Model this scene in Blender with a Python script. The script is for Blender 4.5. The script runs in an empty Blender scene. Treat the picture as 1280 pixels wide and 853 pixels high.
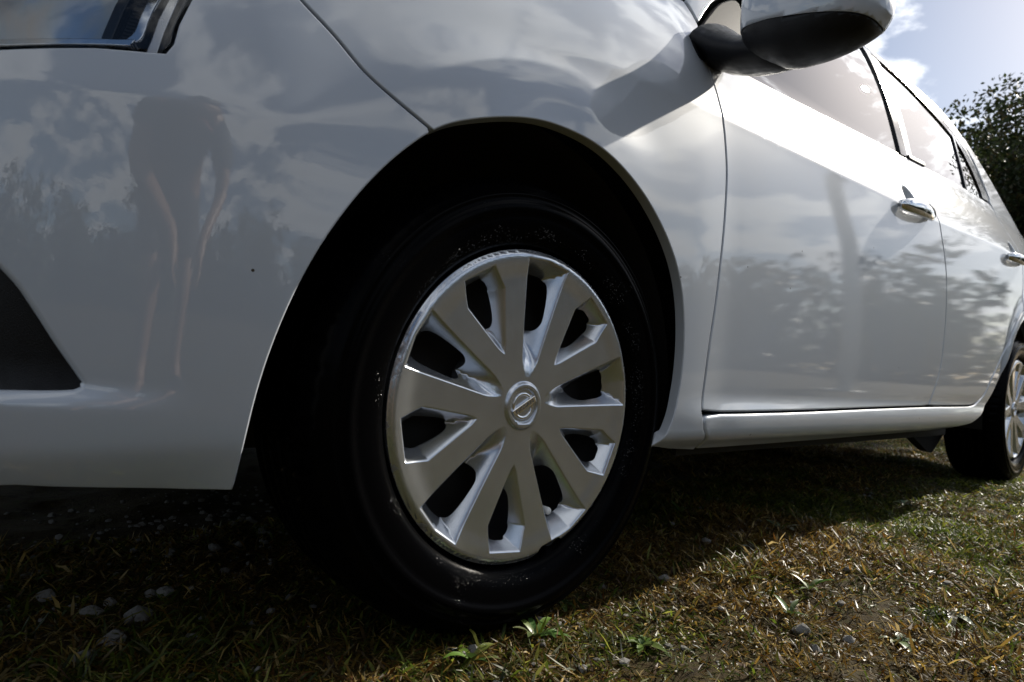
import bpy, bmesh, math, random
import numpy as np
from mathutils import Vector, Matrix
from mathutils.geometry import delaunay_2d_cdt

scene = bpy.context.scene
COL = scene.collection
rng = np.random.default_rng(7)
random.seed(7)

# =====================================================================
# CAMERA, WORLD, SUN, EXPOSURE
# =====================================================================
cam_data = bpy.data.cameras.new("camera")
cam_data.sensor_width = 36.0
cam_data.lens = 22.04
cam_data.clip_start = 0.02
cam_data.clip_end = 1000.0
cam_data.dof.use_dof = True
cam_data.dof.focus_distance = 0.86
cam_data.dof.aperture_fstop = 9.0
cam = bpy.data.objects.new("camera", cam_data)
COL.objects.link(cam)
_yaw, _pitch, _roll = math.radians(40.381), math.radians(1.261), math.radians(4.406)
_f = Vector((math.sin(_yaw)*math.cos(_pitch), math.cos(_yaw)*math.cos(_pitch), math.sin(_pitch)))
_r = Vector((math.cos(_yaw), -math.sin(_yaw), 0)); _u = _r.cross(_f)
_r2 = _r*math.cos(_roll) + _u*math.sin(_roll); _u2 = -_r*math.sin(_roll) + _u*math.cos(_roll)
M = Matrix((_r2, _u2, -_f)).transposed().to_4x4()
M.translation = (-0.5317, -0.5861, 0.3585)
cam.matrix_world = M
scene.camera = cam

SUN_AZ = math.radians(-4.3)     # from +x (rear of the car) towards the viewer's side
SUN_EL = math.radians(31.0)
SUN = Vector((math.cos(SUN_EL)*math.cos(SUN_AZ), math.cos(SUN_EL)*math.sin(SUN_AZ), math.sin(SUN_EL)))

world = bpy.data.worlds.new("World"); scene.world = world; world.use_nodes = True
wn = world.node_tree.nodes; wl = world.node_tree.links
bg = wn["Background"]
def wnode(t, **k):
    n = wn.new(t)
    for a, b in k.items(): setattr(n, a, b)
    return n
def wmath(op, a, b=None, c=None, clamp=False):
    n = wnode('ShaderNodeMath', operation=op, use_clamp=clamp)
    for i, v in enumerate((a, b, c)):
        if v is None: continue
        if isinstance(v, (int, float)): n.inputs[i].default_value = v
        else: wl.new(v, n.inputs[i])
    return n.outputs[0]
sky = wnode('ShaderNodeTexSky'); sky.sky_type = 'NISHITA'; sky.sun_disc = False
sky.sun_elevation = SUN_EL; sky.sun_rotation = math.radians(90) - SUN_AZ
sky.air_density = 1.0; sky.dust_density = 0.8; sky.ozone_density = 2.0; sky.altitude = 0
tc = wnode('ShaderNodeTexCoord')
sep = wnode('ShaderNodeSeparateXYZ'); wl.new(tc.outputs['Generated'], sep.inputs[0])
zz = wmath('MAXIMUM', sep.outputs[2], 0.0)
den = wmath('ADD', zz, 0.10)
cx = wmath('DIVIDE', sep.outputs[0], den); cy = wmath('DIVIDE', sep.outputs[1], den)
cmb = wnode('ShaderNodeCombineXYZ'); wl.new(cx, cmb.inputs[0]); wl.new(cy, cmb.inputs[1]); cmb.inputs[2].default_value = 7.9
n1 = wnode('ShaderNodeTexNoise'); n1.inputs['Scale'].default_value = 1.9; n1.inputs['Detail'].default_value = 9.0; n1.inputs['Roughness'].default_value = 0.58; n1.inputs['Distortion'].default_value = 0.25
wl.new(cmb.outputs[0], n1.inputs['Vector'])
n2 = wnode('ShaderNodeTexNoise'); n2.inputs['Scale'].default_value = 3.1; n2.inputs['Detail'].default_value = 8.0; n2.inputs['Roughness'].default_value = 0.62
wl.new(cmb.outputs[0], n2.inputs['Vector'])
mixn = wmath('ADD', wmath('MULTIPLY', n1.outputs[0], 0.72), wmath('MULTIPLY', n2.outputs[0], 0.28))
cov = wnode('ShaderNodeMapRange'); cov.interpolation_type = 'SMOOTHSTEP'
wl.new(mixn, cov.inputs[0]); cov.inputs[1].default_value = 0.470; cov.inputs[2].default_value = 0.570
mask = wmath('MULTIPLY', cov.outputs[0], 0.97)
dot = wnode('ShaderNodeVectorMath', operation='DOT_PRODUCT'); wl.new(tc.outputs['Generated'], dot.inputs[0]); dot.inputs[1].default_value = SUN
cs = wmath('MAXIMUM', dot.outputs['Value'], 0.0)
glow = wmath('ADD', wmath('MULTIPLY', wmath('POWER', cs, 9.0), 12.0), wmath('MULTIPLY', wmath('POWER', cs, 120.0), 60.0))
thick = wnode('ShaderNodeMapRange'); wl.new(mixn, thick.inputs[0]); thick.inputs[1].default_value = 0.52; thick.inputs[2].default_value = 0.72
thick.inputs[3].default_value = 1.0; thick.inputs[4].default_value = 0.66
clv = wmath('MULTIPLY', wmath('ADD', glow, 11.0), thick.outputs[0])
clc = wnode('ShaderNodeVectorMath', operation='SCALE'); clc.inputs[0].default_value = (0.96, 0.98, 1.0); wl.new(clv, clc.inputs['Scale'])
mx = wnode('ShaderNodeMix', data_type='RGBA'); wl.new(mask, mx.inputs['Factor'])
wl.new(sky.outputs[0], mx.inputs[6]); wl.new(clc.outputs[0], mx.inputs[7])
wl.new(mx.outputs[2], bg.inputs['Color'])
bg.inputs['Strength'].default_value = 0.06

sun_d = bpy.data.lights.new("sun", 'SUN'); sun_d.energy = 5.0; sun_d.angle = math.radians(0.53); sun_d.color = (1.0, 0.93, 0.82)
sun_o = bpy.data.objects.new("sun", sun_d); COL.objects.link(sun_o)
sun_o.rotation_euler = (-SUN).to_track_quat('-Z', 'Y').to_euler(); sun_o.location = (6, -1, 6)

vs = scene.view_settings
vs.view_transform = 'Standard'; vs.look = 'None'; vs.exposure = 0.72; vs.gamma = 1.0; vs.use_curve_mapping = False
scene.cycles.max_bounces = 8; scene.cycles.transparent_max_bounces = 12
scene.cycles.sample_clamp_indirect = 6.0

# =====================================================================
# HELPERS
# =====================================================================
def tag(o, label=None, cat=None, group=None, kind=None):
    if label: o["label"] = label
    if cat: o["category"] = cat
    if group: o["group"] = group
    if kind: o["kind"] = kind
    return o
def empty(name, loc=(0, 0, 0)):
    o = bpy.data.objects.new(name, None); COL.objects.link(o); o.location = loc; o.empty_display_size = 0.1
    return o
def link(name, me, mat=None, parent=None):
    o = bpy.data.objects.new(name, me); COL.objects.link(o)
    if mat is not None: me.materials.append(mat)
    if parent is not None: o.parent = parent
    return o
def mesh_np(name, V, F, normals=None, smooth=True):
    """V (n,3); F (m,3) or (m,4) int arrays"""
    V = np.asarray(V, np.float32); F = np.asarray(F, np.int32)
    me = bpy.data.meshes.new(name); k = F.shape[1]
    me.vertices.add(len(V)); me.vertices.foreach_set('co', V.ravel())
    me.loops.add(F.size); me.loops.foreach_set('vertex_index', F.ravel())
    me.polygons.add(len(F)); me.polygons.foreach_set('loop_start', np.arange(0, F.size, k, dtype=np.int32))
    me.update(calc_edges=True)
    me.polygons.foreach_set('use_smooth', np.full(len(F), smooth, dtype=bool))
    if normals is not None:
        me.normals_split_custom_set_from_vertices([tuple(map(float, n)) for n in normals])
    me.update()
    return me
def from_py(name, verts, faces, smooth=True):
    me = bpy.data.meshes.new(name); me.from_pydata([tuple(map(float, v)) for v in verts], [], [tuple(map(int, f)) for f in faces]); me.update()
    for p in me.polygons: p.use_smooth = smooth
    return me
def bm_mesh(name, bm, smooth=True):
    me = bpy.data.meshes.new(name); bm.normal_update(); bm.to_mesh(me); bm.free()
    for p in me.polygons: p.use_smooth = smooth
    return me
def box_mesh(name, lo, hi, bevel=0.0):
    bm = bmesh.new(); bmesh.ops.create_cube(bm, size=1.0)
    for v in bm.verts: v.co = Vector([(lo[i]+hi[i])/2 + v.co[i]*(hi[i]-lo[i]) for i in range(3)])
    if bevel: bmesh.ops.bevel(bm, geom=bm.edges[:], offset=bevel, segments=2, affect='EDGES', profile=0.5)
    return bm_mesh(name, bm, False)
def lathe_mesh(name, prof, n=96, axis_y=True, closed=False):
    """prof: (r, o) with o the outward distance (towards -y); lathe round the y axis"""
    V = []; F = []; k = len(prof)
    for i in range(n):
        a = 2*math.pi*i/n
        for r, o in prof: V.append((r*math.cos(a), -o, r*math.sin(a)))
    for i in range(n):
        j = (i+1) % n
        for q in range(k-1 if not closed else k):
            q2 = (q+1) % k
            F.append((i*k+q, j*k+q, j*k+q2, i*k+q2))
    return mesh_np(name, V, F)
def tube_mesh(name, pts, radii, n=10, ell=(1.0, 1.0), up=Vector((0, 0, 1))):
    pts = [Vector(p) for p in pts]; V = []; F = []
    if isinstance(radii, (int, float)): radii = [radii]*len(pts)
    for i, p in enumerate(pts):
        t = (pts[min(i+1, len(pts)-1)] - pts[max(i-1, 0)]).normalized()
        s = t.cross(up)
        if s.length < 1e-4: s = t.cross(Vector((1, 0, 0)))
        s.normalize(); b = s.cross(t).normalized()
        for k in range(n):
            a = 2*math.pi*k/n
            V.append(p + s*(math.cos(a)*radii[i]*ell[0]) + b*(math.sin(a)*radii[i]*ell[1]))
    m = len(pts)
    for i in range(m-1):
        for k in range(n):
            k2 = (k+1) % n
            F.append((i*n+k, i*n+k2, (i+1)*n+k2, (i+1)*n+k))
    F.append(tuple(range(n-1, -1, -1))); F.append(tuple((m-1)*n+k for k in range(n)))
    return from_py(name, V, F)

# ---------------------------------------------------------------- materials
def new_mat(name):
    m = bpy.data.materials.new(name); m.use_nodes = True
    return m, m.node_tree.nodes, m.node_tree.links, m.node_tree.nodes['Principled BSDF']
def setp(b, **k):
    for a, v in k.items():
        a = a.replace('_', ' ')
        if isinstance(v, tuple) and len(v) == 3: v = (*v, 1.0)
        b.inputs[a].default_value = v
def plain(name, col, rough=0.5, metal=0.0, bump=0.0, bscale=200.0, var=0.0, **k):
    m, n, l, b = new_mat(name)
    setp(b, Base_Color=col, Roughness=rough, Metallic=metal, **k)
    tcn = n.new('ShaderNodeTexCoord')
    nz = n.new('ShaderNodeTexNoise'); nz.inputs['Scale'].default_value = bscale; nz.inputs['Detail'].default_value = 4
    l.new(tcn.outputs['Object'], nz.inputs['Vector'])
    if bump:
        bp = n.new('ShaderNodeBump'); bp.inputs['Strength'].default_value = bump; bp.inputs['Distance'].default_value = 0.002
        l.new(nz.outputs[0], bp.inputs['Height']); l.new(bp.outputs[0], b.inputs['Normal'])
    if var:
        mr = n.new('ShaderNodeMapRange'); mr.inputs[1].default_value = .3; mr.inputs[2].default_value = .7
        mr.inputs[3].default_value = max(rough - var, 0.02); mr.inputs[4].default_value = rough + var
        nz2 = n.new('ShaderNodeTexNoise'); nz2.inputs['Scale'].default_value = bscale*0.08; nz2.inputs['Detail'].default_value = 5
        l.new(tcn.outputs['Object'], nz2.inputs['Vector']); l.new(nz2.outputs[0], mr.inputs[0]); l.new(mr.outputs[0], b.inputs['Roughness'])
    return m

def paint_material():
    m, n, l, b = new_mat('white_paint')
    setp(b, Roughness=0.33, Coat_Weight=1.0, Coat_Roughness=0.015, Coat_IOR=1.7)
    b.inputs['Specular IOR Level'].default_value = 0.25
    tcn = n.new('ShaderNodeTexCoord')
    # thin road film and small chips: spots with shapes of their own
    nz = n.new('ShaderNodeTexNoise'); nz.inputs['Scale'].default_value = 5.0; nz.inputs['Detail'].default_value = 7; nz.inputs['Roughness'].default_value = 0.65
    l.new(tcn.outputs['Object'], nz.inputs['Vector'])
    mr = n.new('ShaderNodeMapRange'); mr.inputs[1].default_value = .42; mr.inputs[2].default_value = .75; mr.inputs[3].default_value = 0.0; mr.inputs[4].default_value = 0.16
    l.new(nz.outputs[0], mr.inputs[0])
    mx = n.new('ShaderNodeMix'); mx.data_type = 'RGBA'; mx.inputs[6].default_value = (.445, .482, .535, 1); mx.inputs[7].default_value = (.50, .46, .40, 1)
    l.new(mr.outputs[0], mx.inputs['Factor'])
    vo = n.new('ShaderNodeTexVoronoi'); vo.inputs['Scale'].default_value = 26.0; l.new(tcn.outputs['Object'], vo.inputs['Vector'])
    lt = n.new('ShaderNodeMath'); lt.operation = 'LESS_THAN'; lt.inputs[1].default_value = 0.045; l.new(vo.outputs['Distance'], lt.inputs[0])
    sepc = n.new('ShaderNodeSeparateColor'); l.new(vo.outputs['Color'], sepc.inputs[0])
    g2 = n.new('ShaderNodeMath'); g2.operation = 'GREATER_THAN'; g2.inputs[1].default_value = 0.86; l.new(sepc.outputs[0], g2.inputs[0])
    ch = n.new('ShaderNodeMath'); ch.operation = 'MULTIPLY'; l.new(lt.outputs[0], ch.inputs[0]); l.new(g2.outputs[0], ch.inputs[1])
    mx2 = n.new('ShaderNodeMix'); mx2.data_type = 'RGBA'; l.new(ch.outputs[0], mx2.inputs['Factor']); l.new(mx.outputs[2], mx2.inputs[6]); mx2.inputs[7].default_value = (.06, .045, .03, 1)
    l.new(mx2.outputs[2], b.inputs['Base Color'])
    # orange peel
    op = n.new('ShaderNodeTexNoise'); op.inputs['Scale'].default_value = 260.0; op.inputs['Detail'].default_value = 2; l.new(tcn.outputs['Object'], op.inputs['Vector'])
    bp = n.new('ShaderNodeBump'); bp.inputs['Strength'].default_value = 0.012; bp.inputs['Distance'].default_value = 0.002; l.new(op.outputs[0], bp.inputs['Height'])
    l.new(bp.outputs[0], b.inputs['Coat Normal'])
    return m
PAINT = paint_material()
BLACK = plain('black_plastic', (.005, .005, .006), 0.42, Specular_IOR_Level=.25, bump=.25, bscale=900, var=.12)
GLOSSBLACK = plain('gloss_black', (.008, .008, .009), 0.12, var=.05)
RUBBER = plain('seal_rubber', (.012, .012, .012), 0.5, var=.1)
DARK = plain('underbody_dark', (.015, .014, .013), 0.85, bump=.4, bscale=60)
CHROME = plain('chrome', (.78, .79, .80), 0.06, 1.0, var=.03)
LAMPCHROME = plain('lamp_chrome', (.70, .68, .66), 0.30, 1.0, var=.15)
SAILM = plain('sail_plastic', (.005, .005, .006), 0.5, Specular_IOR_Level=.04, bump=.05, bscale=900)
def tyre_material():
    m, n, l, b = new_mat('tyre_rubber')
    setp(b, Base_Color=(.0012, .0012, .0015), Roughness=0.30)
    b.inputs['Specular IOR Level'].default_value = 0.15
    tcn = n.new('ShaderNodeTexCoord')
    nz = n.new('ShaderNodeTexNoise'); nz.inputs['Scale'].default_value = 900; nz.inputs['Detail'].default_value = 3; l.new(tcn.outputs['Object'], nz.inputs['Vector'])
    # beads of water and dressing left on the sidewall
    vo = n.new('ShaderNodeTexVoronoi'); vo.inputs['Scale'].default_value = 430.0; l.new(tcn.outputs['Object'], vo.inputs['Vector'])
    pt = n.new('ShaderNodeTexNoise'); pt.inputs['Scale'].default_value = 16; pt.inputs['Detail'].default_value = 5; l.new(tcn.outputs['Object'], pt.inputs['Vector'])
    sp0 = n.new('ShaderNodeSeparateXYZ'); l.new(tcn.outputs['Object'], sp0.inputs[0]); cb0 = n.new('ShaderNodeCombineXYZ'); l.new(sp0.outputs[0], cb0.inputs[0]); l.new(sp0.outputs[2], cb0.inputs[1])
    ln0 = n.new('ShaderNodeVectorMath'); ln0.operation = 'LENGTH'; l.new(cb0.outputs[0], ln0.inputs[0])
    bd = n.new('ShaderNodeMath'); bd.operation = 'SUBTRACT'; l.new(ln0.outputs['Value'], bd.inputs[0]); bd.inputs[1].default_value = .2125
    ba = n.new('ShaderNodeMath'); ba.operation = 'ABSOLUTE'; l.new(bd.outputs[0], ba.inputs[0])
    bm_ = n.new('ShaderNodeMapRange'); bm_.inputs[1].default_value = .016; bm_.inputs[2].default_value = .002; bm_.inputs[3].default_value = -.07; bm_.inputs[4].default_value = .13; l.new(ba.outputs[0], bm_.inputs[0])
    pa = n.new('ShaderNodeMath'); pa.operation = 'ADD'; l.new(pt.outputs[0], pa.inputs[0]); l.new(bm_.outputs[0], pa.inputs[1])
    pm = n.new('ShaderNodeMapRange'); pm.inputs[1].default_value = .55; pm.inputs[2].default_value = .66; l.new(pa.outputs[0], pm.inputs[0])
    dr = n.new('ShaderNodeMapRange'); dr.inputs[1].default_value = .38; dr.inputs[2].default_value = .0; l.new(vo.outputs['Distance'], dr.inputs[0])
    sc0 = n.new('ShaderNodeSeparateColor'); l.new(vo.outputs['Color'], sc0.inputs[0]); gt0 = n.new('ShaderNodeMath'); gt0.operation = 'GREATER_THAN'; gt0.inputs[1].default_value = .6; l.new(sc0.outputs[0], gt0.inputs[0])
    m0 = n.new('ShaderNodeMath'); m0.operation = 'MULTIPLY'; l.new(gt0.outputs[0], m0.inputs[0]); l.new(dr.outputs[0], m0.inputs[1])
    mm = n.new('ShaderNodeMath'); mm.operation = 'MULTIPLY'; l.new(pm.outputs[0], mm.inputs[0]); l.new(m0.outputs[0], mm.inputs[1])
    ad = n.new('ShaderNodeMath'); ad.operation = 'MULTIPLY_ADD'; l.new(nz.outputs[0], ad.inputs[0]); ad.inputs[1].default_value = .12; l.new(mm.outputs[0], ad.inputs[2])
    bp = n.new('ShaderNodeBump'); bp.inputs['Strength'].default_value = .7; bp.inputs['Distance'].default_value = .0012
    l.new(ad.outputs[0], bp.inputs['Height']); l.new(bp.outputs[0], b.inputs['Normal'])
    rr = n.new('ShaderNodeMapRange'); rr.inputs[3].default_value = .22; rr.inputs[4].default_value = .10; l.new(mm.outputs[0], rr.inputs[0]); l.new(rr.outputs[0], b.inputs['Roughness'])
    sp_ = n.new('ShaderNodeMapRange'); sp_.inputs[3].default_value = .03; sp_.inputs[4].default_value = 1.0; l.new(mm.outputs[0], sp_.inputs[0]); l.new(sp_.outputs[0], b.inputs['Specular IOR Level'])
    return m
TYRE = tyre_material()
def cover_material():
    m, n, l, b = new_mat('silver_wheel_paint')
    setp(b, Base_Color=(.40, .395, .38), Roughness=0.24, Metallic=0.86)
    b.inputs['Coat Weight'].default_value = .5; b.inputs['Coat Roughness'].default_value = .08
    tcn = n.new('ShaderNodeTexCoord')
    nz = n.new('ShaderNodeTexNoise'); nz.inputs['Scale'].default_value = 28; nz.inputs['Detail'].default_value = 8; nz.inputs['Roughness'].default_value = .7; l.new(tcn.outputs['Object'], nz.inputs['Vector'])
    # scuffs gather on the outer edge
    sp = n.new('ShaderNodeSeparateXYZ'); l.new(tcn.outputs['Object'], sp.inputs[0])
    cb = n.new('ShaderNodeCombineXYZ'); l.new(sp.outputs[0], cb.inputs[0]); l.new(sp.outputs[2], cb.inputs[1])
    ln = n.new('ShaderNodeVectorMath'); ln.operation = 'LENGTH'; l.new(cb.outputs[0], ln.inputs[0])
    eg = n.new('ShaderNodeMapRange'); eg.inputs[1].default_value = .186; eg.inputs[2].default_value = .199; l.new(ln.outputs['Value'], eg.inputs[0])
    th = n.new('ShaderNodeMapRange'); th.inputs[1].default_value = .53; th.inputs[2].default_value = .62; l.new(nz.outputs[0], th.inputs[0])
    mm = n.new('ShaderNodeMath'); mm.operation = 'MULTIPLY'; l.new(eg.outputs[0], mm.inputs[0]); l.new(th.outputs[0], mm.inputs[1])
    mx = n.new('ShaderNodeMix'); mx.data_type = 'RGBA'; l.new(mm.outputs[0], mx.inputs['Factor']); mx.inputs[6].default_value = (.60, .63, .675, 1); mx.inputs[7].default_value = (.10, .075, .055, 1)
    gr = n.new('ShaderNodeMapRange'); gr.inputs[1].default_value = .35; gr.inputs[2].default_value = .8; gr.inputs[3].default_value = 1.0; gr.inputs[4].default_value = .82; l.new(nz.outputs[0], gr.inputs[0])
    sc_ = n.new('ShaderNodeVectorMath'); sc_.operation = 'SCALE'; l.new(mx.outputs[2], sc_.inputs[0]); l.new(gr.outputs[0], sc_.inputs['Scale'])
    l.new(sc_.outputs[0], b.inputs['Base Color'])
    inv = n.new('ShaderNodeMapRange'); inv.inputs[3].default_value = .86; inv.inputs[4].default_value = .1; l.new(mm.outputs[0], inv.inputs[0]); l.new(inv.outputs[0], b.inputs['Metallic'])
    fn = n.new('ShaderNodeTexNoise'); fn.inputs['Scale'].default_value = 1500; l.new(tcn.outputs['Object'], fn.inputs['Vector'])
    bp = n.new('ShaderNodeBump'); bp.inputs['Strength'].default_value = .06; bp.inputs['Distance'].default_value = .001; l.new(fn.outputs[0], bp.inputs['Height']); l.new(bp.outputs[0], b.inputs['Normal'])
    return m
COVER = cover_material()
def glass_material(name, tint, spec=1.0, rough=0.0):
    m = bpy.data.materials.new(name); m.use_nodes = True; n = m.node_tree.nodes; l = m.node_tree.links
    n.remove(n['Principled BSDF']); out = n['Material Output']
    tr = n.new('ShaderNodeBsdfTransparent'); tr.inputs[0].default_value = (*tint, 1)
    gl = n.new('ShaderNodeBsdfGlossy'); gl.inputs['Roughness'].default_value = rough; gl.inputs[0].default_value = (1, 1, 1, 1)
    fr = n.new('ShaderNodeFresnel'); fr.inputs[0].default_value = 1.52
    sc_ = n.new('ShaderNodeMath'); sc_.operation = 'MULTIPLY'; sc_.use_clamp = True; sc_.inputs[1].default_value = spec; l.new(fr.outputs[0], sc_.inputs[0])
    mx = n.new('ShaderNodeMixShader'); l.new(sc_.outputs[0], mx.inputs[0]); l.new(tr.outputs[0], mx.inputs[1]); l.new(gl.outputs[0], mx.inputs[2])
    l.new(mx.outputs[0], out.inputs[0])
    return m
GLASS = glass_material('tinted_window_glass', (.035, .042, .042), 1.55)
def painted_reflections():  # blue, grey and brown reflections in the chrome bowl, painted as noise colour
    m, n, l, b = new_mat('lamp_bowl')
    setp(b, Roughness=.25, Metallic=.45)
    t = n.new('ShaderNodeTexCoord'); z = n.new('ShaderNodeTexNoise'); z.inputs['Scale'].default_value = 11; z.inputs['Detail'].default_value = 3; z.inputs['Distortion'].default_value = 1.2; l.new(t.outputs['Object'], z.inputs['Vector'])
    r_ = n.new('ShaderNodeValToRGB'); l.new(z.outputs[0], r_.inputs[0]); e = r_.color_ramp.elements
    e[0].position = .30; e[0].color = (.22, .45, .85, 1); e[1].position = .70; e[1].color = (.75, .45, .28, 1)
    q = e.new(.45); q.color = (.48, .56, .62, 1); q = e.new(.58); q.color = (.60, .56, .52, 1)
    l.new(r_.outputs[0], b.inputs['Base Color']); return m
BOWL = painted_reflections()
LENS = glass_material('clear_lens', (.86, .88, .90), 1.0)
# =====================================================================
# GROUND, GRASS, STONES
# =====================================================================
def vnoise(x, y, s, seed):
    r = np.random.default_rng(seed); T = r.random((64, 64)); x = np.asarray(x)*s; y = np.asarray(y)*s
    xi = np.floor(x).astype(int); yi = np.floor(y).astype(int); fx = x - xi; fy = y - yi
    fx = fx*fx*(3-2*fx); fy = fy*fy*(3-2*fy)
    g = lambda a, b: T[a % 64, b % 64]
    return (g(xi, yi)*(1-fx) + g(xi+1, yi)*fx)*(1-fy) + (g(xi, yi+1)*(1-fx) + g(xi+1, yi+1)*fx)*fy
def ground_z(x, y):
    x = np.asarray(x, float); y = np.asarray(y, float)
    near = np.exp(-((x - 1)/6)**2 - (y/5)**2)
    return (.018 + .030*(vnoise(x, y, 1.3, 1) - .5) + near*(.022*(vnoise(x, y, 5, 2) - .5) + .012*(vnoise(x, y, 17, 3) - .5) + .006*(vnoise(x, y, 48, 4) - .5)))*np.minimum(1, 40/np.maximum(np.hypot(x, y), 1))
def graded(c, half, fine, far, g):
    a = [0.0]; s = fine
    while a[-1] < far:
        if a[-1] > half: s *= g
        a.append(a[-1] + s)
    a = np.array(a); return np.concatenate([-a[:0:-1], a]) + c
gx = graded(.9, 2.0, .018, 320, 1.10); gy = graded(-.1, .9, .018, 320, 1.10)
XX, YY = np.meshgrid(gx, gy, indexing='ij'); ZZ = ground_z(XX, YY)
nI, nJ = XX.shape; idx = np.arange(nI*nJ).reshape(nI, nJ)
Fq = np.stack([idx[:-1, :-1], idx[1:, :-1], idx[1:, 1:], idx[:-1, 1:]], -1).reshape(-1, 4)
gm, n, l, b = new_mat('sandy_soil')
setp(b, Roughness=.95); b.inputs['Specular IOR Level'].default_value = .15
geo = n.new('ShaderNodeTexCoord')
def nz(scale, det=6, rough=.6):
    q = n.new('ShaderNodeTexNoise'); q.inputs['Scale'].default_value = scale; q.inputs['Detail'].default_value = det; q.inputs['Roughness'].default_value = rough
    l.new(geo.outputs['Object'], q.inputs['Vector']); return q.outputs[0]
def ramp(src, stops):
    q = n.new('ShaderNodeValToRGB'); l.new(src, q.inputs[0]); e = q.color_ramp.elements
    while len(e) < len(stops): e.new(.5)
    for k, (p, c) in enumerate(stops): e[k].position = p; e[k].color = (*c, 1)
    return q.outputs[0]
soil = ramp(nz(38, 8, .7), [(.30, (.018, .014, .009)), (.48, (.045, .036, .026)), (.62, (.095, .080, .061)), (.78, (.19, .167, .133))])
thatch = ramp(nz(60, 6, .7), [(.30, (.014, .010, .004)), (.50, (.045, .031, .011)), (.70, (.040, .044, .010))])
pm_ = n.new('ShaderNodeMapRange'); l.new(nz(3.2, 6, .62), pm_.inputs[0]); pm_.inputs[1].default_value = .27; pm_.inputs[2].default_value = .46
gmx = n.new('ShaderNodeMix'); gmx.data_type = 'RGBA'; l.new(pm_.outputs[0], gmx.inputs['Factor']); l.new(soil, gmx.inputs[6]); l.new(thatch, gmx.inputs[7])
l.new(gmx.outputs[2], b.inputs['Base Color'])
gb = n.new('ShaderNodeBump'); gb.inputs['Strength'].default_value = .8; gb.inputs['Distance'].default_value = .01; l.new(nz(150, 6, .7), gb.inputs['Height']); l.new(gb.outputs[0], b.inputs['Normal'])
ground = link("ground", mesh_np("ground", np.stack([XX.ravel(), YY.ravel(), ZZ.ravel()], 1), Fq), gm)
tag(ground, kind="structure")

leaf_attr_mat = {}
def attr_mat(name, rough=.45, trans=.35, spec=.4):
    m = bpy.data.materials.new(name); m.use_nodes = True; n = m.node_tree.nodes; l = m.node_tree.links
    b = n['Principled BSDF']; at = n.new('ShaderNodeVertexColor'); at.layer_name = 'tint'
    l.new(at.outputs[0], b.inputs['Base Color']); b.inputs['Roughness'].default_value = rough; b.inputs['Specular IOR Level'].default_value = spec
    tl = n.new('ShaderNodeBsdfTranslucent'); l.new(at.outputs[0], tl.inputs[0])
    mx = n.new('ShaderNodeMixShader'); mx.inputs[0].default_value = trans
    l.new(b.outputs[0], mx.inputs[1]); l.new(tl.outputs[0], mx.inputs[2]); l.new(mx.outputs[0], n['Material Output'].inputs[0])
    return m
GRASSM = attr_mat('grass_blades', .40, .55, .22)
def set_tint(me, cols):
    ca = me.color_attributes.new('tint', 'FLOAT_COLOR', 'POINT')
    c4 = np.ones((len(cols), 4), np.float32); c4[:, :3] = cols; ca.data.foreach_set('color', c4.ravel())
def blades(cnt, area_, lmin, lmax, wmin, wmax, seed, cover=.5, green=.4, lift=(.15, .9)):
    r = np.random.default_rng(seed)
    x = r.uniform(area_[0], area_[1], cnt*2); y = r.uniform(area_[2], area_[3], cnt*2)
    dens = .55*vnoise(x, y, 4.2, 11) + .30*vnoise(x, y, 13, 12) + .15*vnoise(x, y, 40, 13)
    k = dens + r.normal(0, .07, len(x)) > cover; x, y = x[k][:cnt], y[k][:cnt]; c = len(x)
    L = r.uniform(lmin, lmax, c)*(.6 + .8*vnoise(x, y, 6, 14)); wd = r.uniform(wmin, wmax, c)
    az = r.uniform(0, 2*np.pi, c) + 2.0*vnoise(x, y, 3, 15); el = r.uniform(lift[0], lift[1], c)**1.2
    z = ground_z(x, y) - .002
    d = np.stack([np.cos(az)*np.cos(el), np.sin(az)*np.cos(el), np.sin(el)], 1); s = np.stack([-np.sin(az), np.cos(az), np.zeros(c)], 1)
    roll = r.uniform(-.9, .9, c)[:, None]; up = np.cross(s, d); s = s*np.cos(roll) + up*np.sin(roll)
    P = np.stack([x, y, z], 1); bend = r.uniform(-.1, .75, c)[:, None]
    m = P + d*(L*.55)[:, None]; d2 = d + np.array([0, 0, -1])*bend; d2 /= np.linalg.norm(d2, axis=1, keepdims=True)
    t = m + d2*(L*.45)[:, None]
    t[:, 2] = np.maximum(t[:, 2], ground_z(t[:, 0], t[:, 1]) + .0008); m[:, 2] = np.maximum(m[:, 2], ground_z(m[:, 0], m[:, 1]) + .001)
    h = s*(wd*.5)[:, None]
    V = np.stack([P - h*.7, P + h*.7, m - h, m + h, t], 1).reshape(-1, 3)
    o = np.arange(c)*5
    T = np.stack([np.stack([o, o+1, o+3], 1), np.stack([o, o+3, o+2], 1), np.stack([o+2, o+3, o+4], 1)], 1).reshape(-1, 3)
    gmask = vnoise(x, y, 2.6, 16)*.6 + vnoise(x, y, 9, 17)*.4 + r.normal(0, .16, c)
    pal_g = np.array([(.07, .105, .012), (.10, .135, .014), (.15, .165, .022), (.045, .070, .010), (.20, .20, .04)])
    pal_d = np.array([(.40, .25, .055), (.54, .38, .11), (.26, .14, .026), (.15, .065, .014), (.64, .48, .20), (.33, .22, .045), (.20, .11, .018)])
    col = np.where((gmask < green)[:, None], pal_g[r.integers(0, 5, c)], pal_d[r.integers(0, 7, c)]*.62)*.86*(.30 + 1.2*r.random(c)**1.5)[:, None]
    return V, T, np.repeat(col, 5, 0)
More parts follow.
